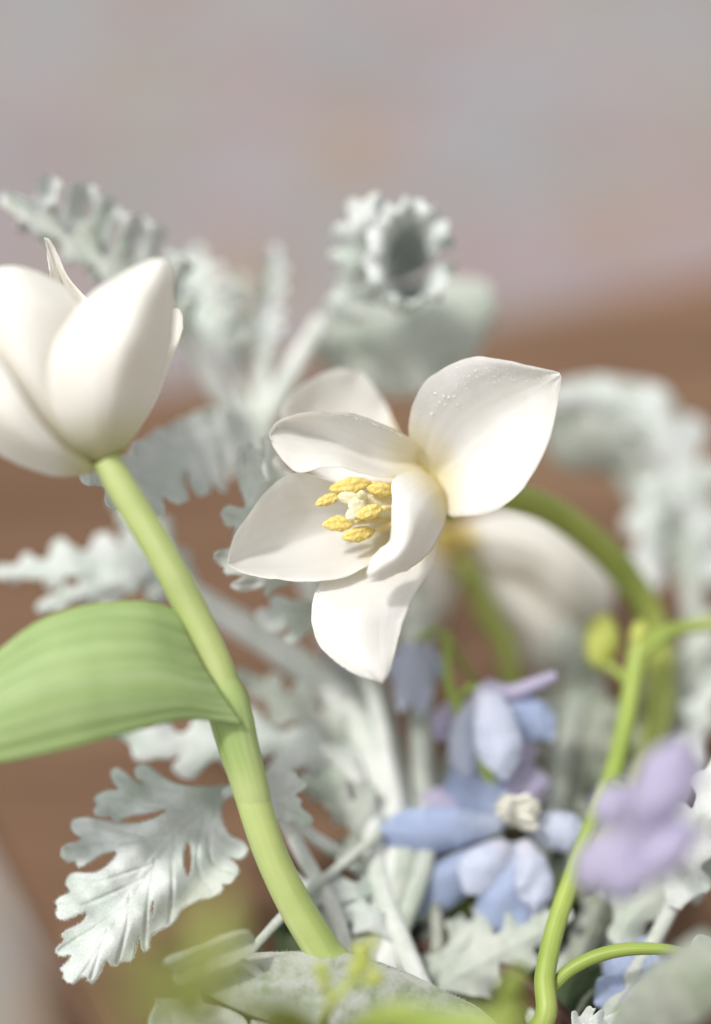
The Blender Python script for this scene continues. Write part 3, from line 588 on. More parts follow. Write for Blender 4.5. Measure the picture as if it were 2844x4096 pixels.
leaf4('leaf', [[(702,2444,-1.75),(800,2650,-1.85),(900,2800,-1.85),(970,2900,-1.75)], [(640,2416,-2.0),(735,2640,-2.45),(810,2790,-2.5),(860,2885,-2.2)], [(560,2404,-2.4),(620,2600,-3.1),(690,2770,-3.2),(730,2878,-2.8)], [(440,2408,-2.7),(480,2590,-3.6),(530,2780,-3.7),(560,2918,-3.3)], [(300,2431,-2.9),(320,2610,-3.9),(350,2800,-4.1),(380,2968,-3.7)], [(150,2488,-2.9),(160,2660,-4.0),(180,2840,-4.2),(200,3012,-3.8)], [(0,2598,-2.9),(0,2740,-3.9),(0,2900,-4.1),(0,3052,-3.8)], [(-150,2730,-2.8),(-160,2830,-3.5),(-180,2950,-3.7),(-190,3070,-3.5)], [(-340,2930,-3.0),(-350,2950,-3.1),(-360,2975,-3.1),(-370,3000,-3.0)]], M['leaf'], T2)

# ================================================================== blurred tulip behind
f = foot(7)
T3 = thing('blown_tulip', 'white tulip with drooping petals and yellow throat behind the open tulip', 'tulip', P(np.array(f)))
tube('stem', [(1860, 2260, 11.6, 46), (1900, 2330, 11.4, 46), (1960, 2480, 11.0, 46), (2030, 2620, 10.4, 44), (2040, 3000, 9.2, 44), (1900, 3500, 7, 42), (*f, 44)], M['olive'], T3, 14)
loft('petal', [[(1800,2120),(1800,2170),(1840,2230)], [(1950,2050),(1960,2140),(1950,2260)], [(2130,2050),(2130,2180),(2100,2290)], [(2290,2110),(2260,2260),(2180,2360)], [(2400,2220),(2340,2350),(2250,2440)], [(2450,2340),(2400,2420),(2330,2480)], [(2450,2440),(2430,2460),(2410,2480)]], [11, 10.5, 10, 10, 10.3, 10.7, 11], [.6, 1.0, 1.2, 1.2, 1, .5, 0], [.3, .6, .8, .8, .6, .3, 0], M['petal_back'], T3, 36, 20, 0.0006, 0.08, 31)
loft('petal', [[(1850,2230),(1840,2260),(1830,2290)], [(2000,2260),(1960,2350),(1900,2400)], [(2150,2340),(2080,2450),(1990,2510)], [(2260,2440),(2190,2560),(2080,2630)], [(2290,2550),(2240,2650),(2150,2710)], [(2260,2680),(2235,2710),(2200,2730)]], [11.5, 11.2, 11, 11.2, 11.5, 12], [.3, .6, .8, .7, .4, 0], [.3, .5, .7, .6, .4, 0], M['petal_back'], T3, 34, 18, 0.0006, 0.08, 32)
loft('petal', [[(1760,2190),(1790,2230),(1830,2260)], [(1700,2260),(1760,2320),(1830,2350)], [(1650,2350),(1730,2420),(1800,2440)], [(1640,2450),(1700,2500),(1760,2510)], [(1660,2540),(1685,2550),(1710,2550)]], [11.5, 11.2, 11.2, 11.6, 12], .4, .4, M['petal_back'], T3, 30, 16, 0.0006, 0.06, 33)
loft('petal', [[(1770,2110),(1790,2150),(1800,2190)], [(1690,2090),(1720,2160),(1740,2230)], [(1600,2110),(1630,2190),(1660,2260)], [(1530,2170),(1550,2220),(1580,2270)]], [11.6, 12.5, 13, 13], .3, .3, M['petal_back'], T3, 26, 16, 0.0006, 0.06, 34)
spindle('pistil', (1905, 2345, 10.2), (1820, 2210, 10.9), 34, M['olive'], T3, 0.05, 4)
for k, (x, y) in enumerate(((1770, 2120), (1830, 2110), (1880, 2140), (1770, 2170))):
    spindle('anther', (x-60, y+10, 10.4), (x+50, y+20, 10.6), 28, M['anther'], T3, 0.2, 60+k, 20, 14)

# ================================================================== dusty miller
def leaf_d(pts):
    A = np.array([[p[0], p[1], 1, p[0]*p[1]*1e-3, ] for p in pts], float); zz = np.array([p[2] for p in pts]); c = np.linalg.lstsq(A, zz, rcond=None)[0]
    return lambda x, y: c[0]*x+c[1]*y+c[2]+c[3]*x*y*1e-3
# --- large lobed leaf, lower left
f = foot(4)
L1 = thing('dusty_miller_leaf', 'large silver lobed leaf with a slit hole, hanging beside the tulip stem', 'leaf', P(np.array(f)), 'silver dusty miller sprigs')
out = [(930,3140),(851,3148),(776,3147),(701,3134),(651,3108),(612,3075),(576,3060),(548,3066),(538,3090),(551,3115),(572,3132),(545,3128),(515,3105),(481,3078),(456,3076),(443,3100),(456,3130),(474,3158),(441,3160),(401,3174),(378,3196),(388,3218),(376,3241),(386,3263),(416,3268),(440,3262),(452,3282),(471,3288),(492,3272),(530,3262),(600,3250),(668,3236),(640,3262),(601,3279),(526,3295),(426,3283),(366,3271),(321,3271),(291,3286),(286,3311),(301,3336),(326,3351),(318,3364),(266,3378),(246,3396),(248,3426),(271,3446),(303,3444),(308,3463),(326,3466),(366,3441),(416,3413),(466,3406),(451,3441),(411,3476),(366,3493),(316,3490),(286,3496),(266,3521),(266,3541),(280,3568),(246,3586),(223,3606),(230,3631),(223,3656),(236,3676),(266,3678),(311,3658),(346,3648),(336,3681),(301,3706),(266,3721),(246,3737),(257,3762),(230,3787),(223,3807),(240,3825),(285,3820),(268,3849),(240,3875),(255,3892),(253,3914),(290,3934),(315,3912),(343,3906),(355,3927),(373,3928),(401,3887),(418,3850),(431,3842),(438,3857),(466,3863),(481,3847),(526,3842),(545,3790),(558,3742),(566,3792),(581,3806),(596,3792),(603,3747),(651,3714),(676,3706),(701,3682),(724,3640),(771,3614),(801,3599),(851,3589),(889,3564),(889,3538),(921,3534),(956,3482),(941,3454),(912,3426),(946,3436),(976,3428),(991,3397),(971,3367),(921,3342),(896,3302),(884,3261),(886,3221),(905,3198),(935,3185)]
hole = [(751,3366),(733,3401),(731,3451),(741,3491),(753,3511),(766,3476),(768,3426),(761,3381)]
hole2 = [(610,3603),(602,3640),(606,3668),(613,3650),(617,3615)]
def d1(x, y):
    base = 1.9 - 2.3*np.clip((y-3100)/830, 0, 1) + 0.5*((x-300)/600)
    return base + 0.25*np.sin((x-250)*0.0105+(y-3100)*0.004) + 0.18*np.sin((x+y)*0.022) + 0.14*np.sin((x*0.8-y)*0.03)
mid = [(925,3165),(820,3225),(700,3330),(590,3470),(480,3640),(380,3790),(300,3910)]
vn = [(mid, 30, .07), (mid, 9, -.11)]
for pts in ([(850,3200),(760,3180),(620,3150),(480,3105)], [(780,3250),(620,3230),(450,3200),(390,3200)], [(690,3340),(560,3360),(400,3380),(270,3400)], [(660,3370),(520,3330),(420,3310),(300,3300)], [(600,3460),(480,3500),(380,3530),(285,3520)], [(560,3520),(430,3580),(330,3620),(240,3620)], [(480,3640),(380,3710),(300,3760),(240,3800)], [(880,3200),(840,3330),(850,3450),(930,3490)], [(850,3270),(880,3340),(960,3400)], [(820,3260),(790,3400),(800,3500),(850,3570)], [(700,3330),(690,3450),(690,3560),(680,3690)], [(620,3440),(600,3560),(585,3680),(582,3790)], [(520,3580),(510,3690),(490,3780),(470,3850)], [(430,3720),(400,3800),(365,3910)]):
    vn.append((pts, 8, .085))
felt_leaf('leaf_blade', out, [hole, hole2], d1, vn, M['dusty'], L1, 5.0, 0.05, 10, 1.6, hairs=3)
tube('stalk', [(895, 3178, 2.0, 20), (960, 3160, 2.2, 26), (1080, 3200, 2.6, 28), (1200, 3400, 2.8, 30), (1380, 3800, 2.2, 32), (*f, 32)], M['dusty_stalk'], L1)
# --- sharp leaf behind the open tulip
f = foot(9)
L2 = thing('dusty_miller_leaf', 'small silver lobed leaf peeking from behind the open tulip', 'leaf', P(np.array(f)), 'silver dusty miller sprigs')
o7 = [(1065,1741),(1080,1766),(1088,1796),(1103,1806),(1095,1823),(1085,1846),(1096,1866),(1115,1885),(1150,1880),(1200,1920),(1260,2000),(1260,2150),(1230,2260),(1170,2330),(1110,2350),(1070,2385),(1056,2366),(1062,2346),(1015,2357),(960,2363),(925,2346),(935,2331),(978,2306),(945,2297),(900,2296),(895,2271),(866,2245),(857,2225),(875,2203),(920,2193),(932,2160),(942,2110),(910,2105),(885,2060),(890,2040),(915,2022),(975,2034),(980,2002),(965,1966),(948,1901),(943,1841),(955,1796),(970,1786),(974,1826),(983,1864),(978,1811),(990,1776),(1005,1773),(1020,1796),(1050,1801),(1054,1836),(1048,1876),(1069,1922),(1077,1920),(1065,1861),(1045,1776),(1050,1751)]
felt_leaf('leaf_blade', o7, [], lambda x, y: 2.4+0.5*(x-1000)/200+0.10*np.sin(x*.04+y*.01)-0.8*np.clip((1250-x)/400, 0, 1), [([(1200,2150),(1080,2000),(1030,1880),(1005,1790)], 9, .06), ([(1180,2100),(1090,1960),(1060,1850),(1065,1760)], 8, .05), ([(1200,2200),(1000,2100),(900,2060)], 8, .05), ([(1200,2230),(1000,2250),(870,2225)], 8, .05), ([(1190,2250),(1080,2320),(940,2340)], 8, .05)], M['dusty'], L2, 5.0, 0.045, 10, 1.6, hairs=3)
o7b = [(1252,2404),(1171,2399),(1131,2384),(1096,2381),(1076,2406),(1083,2431),(1045,2432),(1020,2456),(1035,2488),(1065,2526),(1111,2528),(1160,2508),(1144,2546),(1144,2571),(1176,2572),(1211,2553),(1250,2513),(1330,2490),(1380,2440),(1330,2410)]
felt_leaf('leaf_blade', o7b, [], lambda x, y: 3.6+0.4*np.sin(x*.02)+0.002*(y-2450), [([(1370,2440),(1230,2450),(1130,2460),(1040,2460)], 10, .06), ([(1250,2460),(1190,2520),(1160,2560)], 8, .05)], M['dusty'], L2, 6.0, 0.05, 12, 1.6)
tube('stalk', [(1210, 2150, 2.9, 18), (1290, 2290, 3.4, 24), (1380, 2440, 3.9, 28), (1470, 2700, 5.2, 32), (1540, 3000, 5.4, 34), (1560, 3500, 4, 34), (*f, 34)], M['dusty_stalk'], L2)
# --- tall sprig, upper left and centre
f = foot(11)
L3 = thing('dusty_miller_sprig', 'tall silver sprig with feathery leaves rising from one hub behind the tulips', 'leaf', P(np.array(f)), 'silver dusty miller sprigs')
tube('stalk', [(1000, 1660, 9.5, 60), (1030, 1760, 9.5, 66), (1180, 2150, 9.3, 52), (1340, 2600, 8.8, 54), (1500, 2950, 7.6, 58), (1580, 3300, 6, 58), (1560, 3700, 3.5, 54), (*f, 52)], M['dusty_stalk'], L3)
blade('leaf', [(740, 1300, 7.4), (600, 1150, 6.6), (460, 1060, 6.1), (300, 950, 5.7), (150, 860, 5.3), (30, 800, 5.0)], [(60, 40), (180, 70), (210, 80), (200, 80), (150, 80), (60, 50)], M['dusty'], L3, -0.3, 0.3, 7, 0.0, 0.45, 130, 21, 0.0011, 41, 0.08, 0.25)
blade('leaf', [(740, 1300, 7.0), (600, 1170, 6.2), (440, 1075, 5.7), (270, 965, 5.3), (130, 880, 5.0), (30, 815, 4.9)], [(40, 16), (90, 20), (110, 22), (100, 22), (70, 20), (20, 12)], M['dusty_under_dim'], L3, -0.8, -0.4, 5, 0.3, 0.25, 110, 17, 0.0011, 42, 0.05, 0.2)
tube('petiole', [(690, 1240, 7.3, 66), (740, 1330, 7.8, 74), (820, 1480, 8.6, 70), (900, 1600, 9.2, 58), (990, 1690, 9.5, 46)], M['dusty_stalk'], L3, flat=0.5)
tube('petiole', [(860, 1330, 10.5, 36), (920, 1460, 10, 42), (1000, 1680, 9.6, 40)], M['dusty_stalk'], L3, flat=0.6)
blade('leaf', [(890, 1420, 10.5), (830, 1280, 11), (790, 1150, 11.5), (790, 1010, 12)], [30, 110, 130, 40], M['dusty'], L3, -0.4, 0.3, 4, 0.5, 0.3, 80, 15, 0.001, 43)
blade('leaf', [(950, 1480, 10.5), (930, 1330, 11), (930, 1220, 11.5), (960, 1120, 12)], [24, 70, 80, 20], M['dusty_under_dim'], L3, -0.3, 0.3, 3, 0.4, 0.2, 60, 15, 0.001, 44)
tube('petiole', [(1010, 1700, 9.6, 44), (1045, 1560, 9.8, 42), (1050, 1380, 10, 40)], M['dusty_stalk'], L3, flat=0.6)
blade('leaf', [(1050, 1440, 9.9), (1060, 1300, 10), (1085, 1160, 10), (1100, 1000, 9.8)], [34, 62, 56, 30], M['dusty'], L3, -1.4, 0.0, 5, 0.35, 0.2, 90, 15, 0.0011, 45)
tube('petiole', [(1040, 1720, 9.4, 44), (1120, 1570, 9.2, 44), (1210, 1410, 8.8, 42), (1290, 1290, 8.2, 40)], M['dusty_stalk'], L3, flat=0.6)
# leaf rolled into a cup
def ringleaf(name, rings, mt, parent, nr=40, seg=90, teeth=14, depth=0.13, thick=0.0012, seed=1):
    """open rolled leaf: rings of (cx, cy, d, rx, ry, tilt) from closed end to toothed rim"""
    R_ = crom(np.array(rings, float), nr); th = np.linspace(0.12, 2*math.pi-0.12, seg); v = np.linspace(0, 1, nr)[:, None]
    q_ = np.abs(((teeth*th/(2*math.pi)+0.35*np.sin(2.3*th+seed)) % 1)-0.5)*2; q_ = (q_**1.6-0.45)*(0.8+0.5*np.sin(5.7*th+2))
    k = 1 + np.clip(v-0.45, 0, 1)/0.55*depth*1.5*q_[None, :] + 0.03*np.sin(3*th)[None, :]
    G = np.zeros((nr, seg, 3)); G[..., 0] = R_[:, 0:1]+R_[:, 3:4]*k*np.cos(th)[None, :]; G[..., 1] = R_[:, 1:2]+R_[:, 4:5]*k*np.sin(th)[None, :]
    G[..., 2] = R_[:, 2:3]+R_[:, 5:6]*np.cos(th)[None, :]-np.clip(v-0.5, 0, 1)*0.5*np.sin(teeth*0.7*th+1)[None, :]
    return shell(name, P(G), mt, parent, thick)
ringleaf('leaf', [(1560, 1150, 9.0, 20, 30, 0), (1600, 1110, 8.4, 80, 130, 0), (1620, 1080, 7.2, 96, 156, .1), (1636, 1055, 5.9, 98, 162, .2), (1642, 1030, 5.1, 128, 188, .3), (1640, 1015, 5.1, 182, 214, .3)], M['dusty'], L3)
blade('leaf', [(1320, 1270, 8.0), (1400, 1140, 7.0), (1420, 1010, 6.2), (1440, 900, 5.6), (1500, 800, 5.2)], [(90, 30), (130, 60), (130, 90), (110, 90), (40, 40)], M['dusty'], L3, 0.5, 0.2, 5, 0.45, 0.3, 100, 17, 0.0011, 46)
blade('leaf', [(1240, 1330, 9.2), (1420, 1340, 9.6), (1600, 1320, 10.2), (1790, 1250, 10.8), (1970, 1180, 11.4)], [(70, 60), (210, 140), (270, 150), (230, 150), (60, 60)], M['dusty_under_dim'], L3, 0.5, 0.2, 0, 0, 0.15, 60, 25, 0.0012, 47)
# horizontal leaf running left behind the stem
feather('leaf', [(1010, 1720, 9), (860, 1740, 6.6), (720, 1800, 4.6), (580, 1860, 3.0), (460, 1890, 1.8), (360, 1900, 1.0)], [(50, 90), (90, 170), (90, 190), (70, 170), (50, 150), (30, 60)], M['dusty'], L3, -0.3, -0.5, 7, -0.2, 0.22, 48, 0.25, 6, fat=1.55)
loft('leaf', [[(1010,1650),(1000,1700),(990,1760)], [(860,1630),(850,1720),(870,1830)], [(720,1680),(730,1770),(770,1890)], [(600,1740),(620,1820),(660,1930)], [(500,1830),(520,1880),(550,1950)]], [9.4, 7.4, 5.4, 3.8, 2.6], .4, .2, M['dusty_under_dim'], L3, 40, 24, 0.0012, 0.08, 48)
# --- mid left sprig
f = foot(6)
L4 = thing('dusty_miller_sprig', 'blurred silver sprig reaching left below the tulip cup', 'leaf', P(np.array(f)), 'silver dusty miller sprigs')
tube('stalk', [(700, 2330, 7.2, 48), (860, 2440, 7.4, 56), (1060, 2560, 7.4, 60), (1250, 2700, 7.2, 66), (1400, 2850, 6.8, 74), (1520, 3080, 6, 80), (1570, 3400, 4.6, 76), (*f, 60)], M['dusty_stalk'], L4)
blade('leaf', [(780, 2370, 7.2), (620, 2300, 6.9), (470, 2250, 6.6), (300, 2250, 6.3), (130, 2280, 6.2), (-80, 2290, 6.2)], [(60, 40), (150, 110), (110, 215), (90, 130), (60, 60), (14, 14)], M['dusty'], L4, 0.35, -0.4, 5, 0.30, 0.25, 100, 19, 0.0012, 51)
blade('leaf', [(600, 2290, 6.6), (470, 2330, 6.2), (330, 2370, 6.0), (175, 2430, 5.8)], [40, 52, 50, 34], M['dusty'], L4, 0.3, 0.1, 3, 0.25, 0.12, 70, 15, 0.0012, 52)
blade('leaf', [(720, 2300, 7.6), (650, 2180, 7.8), (560, 2080, 7.8), (470, 2010, 7.6)], [40, 70, 80, 30], M['dusty'], L4, 0.3, 0.3, 3, 0.3, 0.15, 70, 15, 0.0012, 53)
# --- leaves low behind the tulip stem
f = foot(8)
L5 = thing('dusty_miller_sprig', 'silver leaves spreading low behind the thick green tulip stem', 'leaf', P(np.array(f)), 'silver dusty miller sprigs')
tube('stalk', [(1180, 2960, 5.2, 30), (1350, 3050, 5.2, 40), (1480, 3250, 4.6, 44), (1540, 3600, 3.4, 44), (*f, 42)], M['dusty_stalk'], L5)
blade('leaf', [(1450, 3110, 5.4), (1250, 3000, 5.0), (1050, 2960, 4.6), (850, 2970, 4.4), (650, 2970, 4.2), (470, 2900, 4.1)], [(40, 30), (60, 150), (90, 120), (110, 120), (130, 110), (20, 20)], M['dusty'], L5, 0.4, -0.6, 5, 0.3, 0.3, 110, 19, 0.0012, 54)
blade('leaf', [(1400, 3100, 6.0), (1330, 2960, 6.2), (1230, 2860, 6.4), (1100, 2790, 6.6), (960, 2700, 6.8)], [40, 90, 100, 80, 20], M['dusty_under_dim'], L5, 0.4, 0.5, 4, 0.3, 0.25, 90, 17, 0.0012, 55)
o10 = [(1000,3110),(1060,3091),(1171,3088),(1191,3110),(1228,3134),(1221,3156),(1183,3180),(1208,3200),(1203,3228),(1246,3264),(1248,3296),(1221,3310),(1181,3288),(1146,3298),(1121,3283),(1060,3290),(990,3240)]
felt_leaf('leaf', o10, [], lambda x, y: 1.7+0.0012*(x-1000)+0.12*np.sin(x*.04), [([(1000,3180),(1120,3190),(1210,3140)], 10, .05), ([(1080,3200),(1160,3250),(1230,3290)], 9, .05)], M['dusty'], L5, 6, 0.08, 18, 1.0)
tube('stalk', [(1010, 3180, 2.1, 16), (1100, 3200, 2.2, 20), (1230, 3330, 3.0, 26), (1440, 3480, 4.0, 30), (1540, 3640, 3.4, 34)], M['dusty_stalk'], L5)
blade('leaf', [(1540, 3420, 4.4), (1450, 3300, 4.2), (1350, 3200, 4.0), (1220, 3130, 3.8)], [(60, 40), (110, 60), (110, 70), (30, 30)], M['dusty_under_dim'], L5, 0.3, 0.2, 3, 0.35, 0.2, 70, 15, 0.0012, 56)
blade('leaf', [(1530, 3560, 3.4), (1420, 3560, 3.0), (1290, 3580, 2.6), (1180, 3640, 2.4)], [30, 60, 70, 20], M['dusty'], L5, 0.3, -0.3, 3, 0.35, 0.2, 70, 15, 0.0012, 57)
blade('leaf', [(1560, 3750, 2.6), (1430, 3640, 2.8), (1300, 3640, 3.0), (1150, 3500, 3.2)], [30, 80, 90, 20], M['dusty'], L5, 0.3, -0.3, 3, 0.4, 0.2, 70, 15, 0.0012, 58)
# thin bare stalk crossing low
f = foot(12)
L6 = thing('dusty_miller_stalk', 'thin pale silver stalk crossing behind the base of the tulip stem', 'leaf', P(np.array(f)), 'silver dusty miller sprigs')
tube('stalk', [(1520, 3330, 3.6, 20), (1400, 3430, 3.0, 20), (1230, 3570, 2.2, 20), (1080, 3720, 1.2, 20), (980, 3860, .6, 20), (1050, 4000, .6, 20), (*f, 26)], M['dusty_under_dim'], L6)
blade('leaf', [(1360, 3470, 2.8), (1420, 3390, 4.0), (1500, 3330, 5.0), (1620, 3290, 5.6)], [20, 60, 70, 20], M['dusty_under_dim'], L6, 0.3, 0.2, 3, 0.4, 0.2, 70, 15, 0.0012, 59)
# --- big leaf across the bottom
f = foot(2)
L7 = thing('dusty_miller_leaf', 'broad fuzzy silver leaf arching low in front of the tulip stem base', 'leaf', P(np.array(f)), 'silver dusty miller sprigs')
lo = loft('leaf_blade', [[(690,3850),(700,3870),(720,3890)], [(800,3845),(820,3890),(840,3980)], [(960,3820),(980,3900),(1000,4060)], [(1150,3808),(1160,3920),(1180,4130)], [(1350,3812),(1350,3940),(1360,4180)], [(1550,3862),(1540,3990),(1540,4220)], [(1740,3945),(1720,4060),(1690,4230)], [(1900,4025),(1870,4120),(1820,4240)], [(2000,4110),(1980,4180),(1930,4240)]], [-.4, -.8, -1.0, -1.1, -1.1, -1.0, -.9, -.8, -.8], [.3, .5, .8, .9, .9, .9, .8, .6, .4], [-.1, -.4, -.5, -.4, -.3, -.2, -.2, 0, .1], M['dusty_shade'], L7, 60, 30, 0.0014, 0.16, 61, wf=(5, 16))
r = np.random.default_rng(9)
# felt hairs standing along the sharp rim
V = []; F = []
gc = crom(np.array([(960,3820,-.2), (1150,3808,-.2), (1350,3812,-.2), (1550,3862,-.1), (1740,3945,-.1), (1900,4025,-.2)], float), 900)
for k in range(900):
    x, y, d_ = gc[k]; dx, dy = r.normal(0, 5), -abs(r.normal(5, 5)); dd = r.normal(0, .05); o = len(V)
    V += [P(np.array((x-.9, y+5, d_+dd))), P(np.array((x+.9, y+5, d_+dd))), P(np.array((x, y+5, d_+dd+.015))), P(np.array((x+dx, y+dy, d_+dd+r.normal(0, .04))))]
    F += [(o, o+1, o+3), (o+1, o+2, o+3), (o+2, o, o+3), (o, o+2, o+1)]
hh = mesh_obj('felt_hairs', V, F, M['dusty'], lo); hh['kind'] = 'stuff'
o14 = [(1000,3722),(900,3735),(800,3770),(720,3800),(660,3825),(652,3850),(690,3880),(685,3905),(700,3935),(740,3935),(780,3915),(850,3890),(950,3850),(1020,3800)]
felt_leaf('leaf_lobe', o14, [], lambda x, y: -2.2+0.0012*(x-650)+0.18*np.sin(y*.05+x*.02), [([(1000,3770),(850,3820),(700,3890)], 30, .22)], M['dusty_shade'], L7, 6, 0.08, 18, 1.0)
felt_leaf('leaf_lobe', [(620,4010),(600,4000),(640,3995),(700,3990),(760,3950),(800,3960),(820,4010),(900,4030),(960,4060),(990,4096),(980,4150),(800,4180),(640,4180),(590,4100)], [], lambda x, y: -1.4+0.2*np.sin(x*.03), [([(900,4140),(800,4060),(760,3970)], 30, .2), ([(700,4150),(690,4060),(640,4010)], 20, .15)], M['dusty_under_dim'], L7, 6, 0.08, 18, 1.0)
tube('stalk', [(1000, 4110, -1.2, 30), (1200, 4170, -.9, 34), (*f, 34)], M['dusty_stalk'], L7)
tube('stalk', [(930, 3820, -1.5, 14), (1040, 3900, -1.0, 20), (1200, 4080, -.4, 28), (*f, 32)], M['dusty_under_dim'], L7)
# --- arching leaf on the right
f = foot(10)
L8 = thing('dusty_miller_leaf', 'blurred silver leaf arching beside the tip of the largest tulip petal', 'leaf', P(np.array(f)), 'silver dusty miller sprigs')
loft('leaf_blade', [[(2860,2350),(2780,2330),(2680,2300)], [(2840,2130),(2720,2100),(2560,2130)], [(2790,1880),(2660,1900),(2520,2020)], [(2740,1690),(2590,1790),(2440,1900)], [(2640,1560),(2480,1700),(2350,1890)], [(2500,1520),(2390,1640),(2240,1870)], [(2370,1510),(2300,1600),(2180,1780)], [(2240,1530),(2220,1570),(2180,1640)]], [13.5, 13.2, 13, 12.8, 12.6, 12.5, 12.6, 12.8], [1.2, 1.6, 1.8, 1.8, 1.8, 1.6, 1.0, .3], [.4, .9, 1.4, 1.6, 1.6, 1.4, .9, .3], M['dusty_under_dim'], L8, 50, 26, 0.0012, 0.12, 62)
feather('leaf_blade', [(2850, 2320, 13), (2790, 2060, 12.6), (2720, 1850, 12.3), (2600, 1690, 12.1), (2430, 1600, 12), (2230, 1580, 12)], [(90, 100), (120, 110), (120, 120), (120, 110), (90, 80), (40, 40)], M['dusty'], L8, 0.7, 0.1, 6, 0.3, 0.3, 62, 0.3, 9)
blade('leaf_lobe', [(2640, 1900, 12.6), (2600, 2060, 12.2), (2590, 2200, 12), (2620, 2330, 12)], [60, 80, 90, 30], M['dusty'], L8, 0.4, 0.2, 3, 0.3, 0.2, 60, 15, 0.0012, 92)
tube('stalk', [(2720, 2200, 13.2, 44), (2780, 2500, 12.8, 44), (2720, 3000, 10.5, 42), (2400, 3600, 6, 38), (*f, 34)], M['dusty_under_dim'], L8)
# --- pale leaves at the right edge
f = foot(5)
L9 = thing('dusty_miller_sprig', 'pale blurred silver leaves crowding beside the mauve flower', 'leaf', P(np.array(f)), 'silver dusty miller sprigs')
tube('stalk', [(2790, 3350, 3.0, 34), (2700, 3600, 2.6, 32), (2500, 3950, 1.8, 30), (*f, 28)], M['dusty_under_dim'], L9)
blade('leaf', [(2700, 3620, 2.2), (2760, 3420, 1.6), (2830, 3240, 1.2), (2900, 3040, 1.2)], [(60, 60), (110, 120), (110, 120), (60, 60)], M['dusty'], L9, 0.4, 0.2, 3, 0.3, 0.2, 70, 15, 0.0012, 93)
blade('leaf', [(2460, 3760, 3.0), (2560, 3640, 3.2), (2680, 3540, 3.4), (2860, 3480, 3.4)], [(40, 40), (90, 110), (100, 120), (70, 70)], M['dusty_under_dim'], L9, 0.4, 0.2, 3, 0.3, 0.2, 70, 15, 0.0012, 94)
blade('leaf', [(2440, 4190, -2.6), (2580, 4070, -5.0), (2720, 3960, -6.6), (2900, 3820, -7.4)], [(60, 50), (110, 120), (150, 150), (140, 140)], M['dusty_shade'], L9, 0.4, 0.2, 0, 0.25, 0.2, 70, 15, 0.0012, 95)
blade('leaf', [(2600, 3100, 9.5), (2660, 2900, 9.8), (2740, 2700, 10), (2850, 2480, 10)], [(40, 40), (90, 90), (110, 110), (60, 60)], M['dusty_under_dim'], L9, 0.4, 0.2, 4, 0.4, 0.25, 80, 15, 0.0012, 96)
blade('leaf', [(2740, 3100, 8.5), (2780, 2950, 8.6), (2820, 2800, 8.6), (2900, 2650, 8.6)], [(30, 30), (60, 60), (70, 70), (40, 40)], M['dusty'], L9, 0.4, 0.2, 3, 0.4, 0.25, 80, 15, 0.0012, 97)
tube('petiole', [(2610, 3080, 9.4, 18), (2560, 3300, 8.5, 20), (2420, 3700, 5.5, 22), (f[0]+40, f[1]-50, f[2], 22)], M['dusty_shade'], L9)
tube('petiole', [(2745, 3080, 8.5, 18), (2640, 3400, 7, 20), (2440, 3800, 4.0, 22), (f[0]+60, f[1]-40, f[2], 22)], M['dusty_shade'], L9)
# --- leaf under the blue flower
f = foot(0)
L10 = thing('dusty_miller_leaf', 'ruffled silver leaf tucked under the blue delphinium flower', 'leaf', P(np.array(f)), 'silver dusty miller sprigs')
blade('leaf_blade', [(1680, 4030, 2.6), (1790, 3930, 2.8), (1900, 3860, 3.0), (2040, 3790, 3.2), (2260, 3660, 3.4)], [(60, 60), (150, 160), (150, 190), (110, 150), (40, 40)], M['dusty_under_dim'], L10, 0.4, 0.3, 5, -0.3, 0.35, 120, 19, 0.0012, 98)
tube('stalk', [(1690, 4020, 2.6, 28), (1650, 4100, 1.8, 32), (*f, 32)], M['dusty_stalk'], L10)
# --- sharp lobed tip at the bottom right
f = foot(13)
L11 = thing('dusty_miller_leaf', 'small crisp silver leaf tip with curled lobes below the delphinium stem', 'leaf', P(np.array(f)), 'silver dusty miller sprigs')
o17 = [(2285,4060),(2290,4044),(2308,4046),(2318,4068),(2345,4030),(2362,4024),(2374,4034),(2386,4030),(2372,4062),(2400,4040),(2418,4046),(2412,4072),(2430,4062),(2480,4040),(2500,4024),(2522,4040),(2505,4070),(2470,4090),(2440,4130),(2400,4180),(2320,4180),(2290,4120)]
felt_leaf('leaf_blade', o17, [], lambda x, y: .1+0.12*np.sin(x*.06), [([(2370,4170),(2340,4100),(2300,4055)], 7, .05), ([(2380,4160),(2370,4090),(2365,4035)], 7, .05), ([(2400,4150),(2440,4090),(2510,4045)], 7, .05)], M['dusty'], L11, 4, 0.08, 13, 0.8)
tube('stalk', [(2350, 4150, .2, 24), (2300, 4230, .2, 28), (f[0], f[1], f[2], 30)], M['dusty_stalk'], L11)
# --- filler stalks in the middle
f = foot(14)
L12 = thing('dusty_miller_sprig', 'pale silver stalks rising together behind the blue flowers', 'leaf', P(np.array(f)), 'silver dusty miller sprigs')
for k, pts in enumerate([[(1480, 2700, 7.5, 60), (1520, 2900, 7, 66), (1570, 3150, 6, 66), (1600, 3500, 4, 56), (*f, 40)], [(1690, 2560, 8, 44), (1680, 2800, 7.5, 48), (1690, 3100, 6.5, 46), (1680, 3500, 4, 44), (f[0]+20, f[1], f[2], 36)], [(2330, 2700, 10, 40), (2250, 3000, 8.5, 44), (2100, 3500, 5, 44), (f[0]+40, f[1], f[2], 36)]]):
    tube('stalk', pts, M['dusty_under_dim'], L12)
blade('leaf', [(1480, 2760, 7.4), (1440, 2640, 7.2), (1390, 2560, 7.0), (1300, 2480, 6.8)], [60, 110, 110, 30], M['dusty'], L12, 0.3, 0.2, 3, 0.35, 0.2, 70, 15, 0.0012, 100)
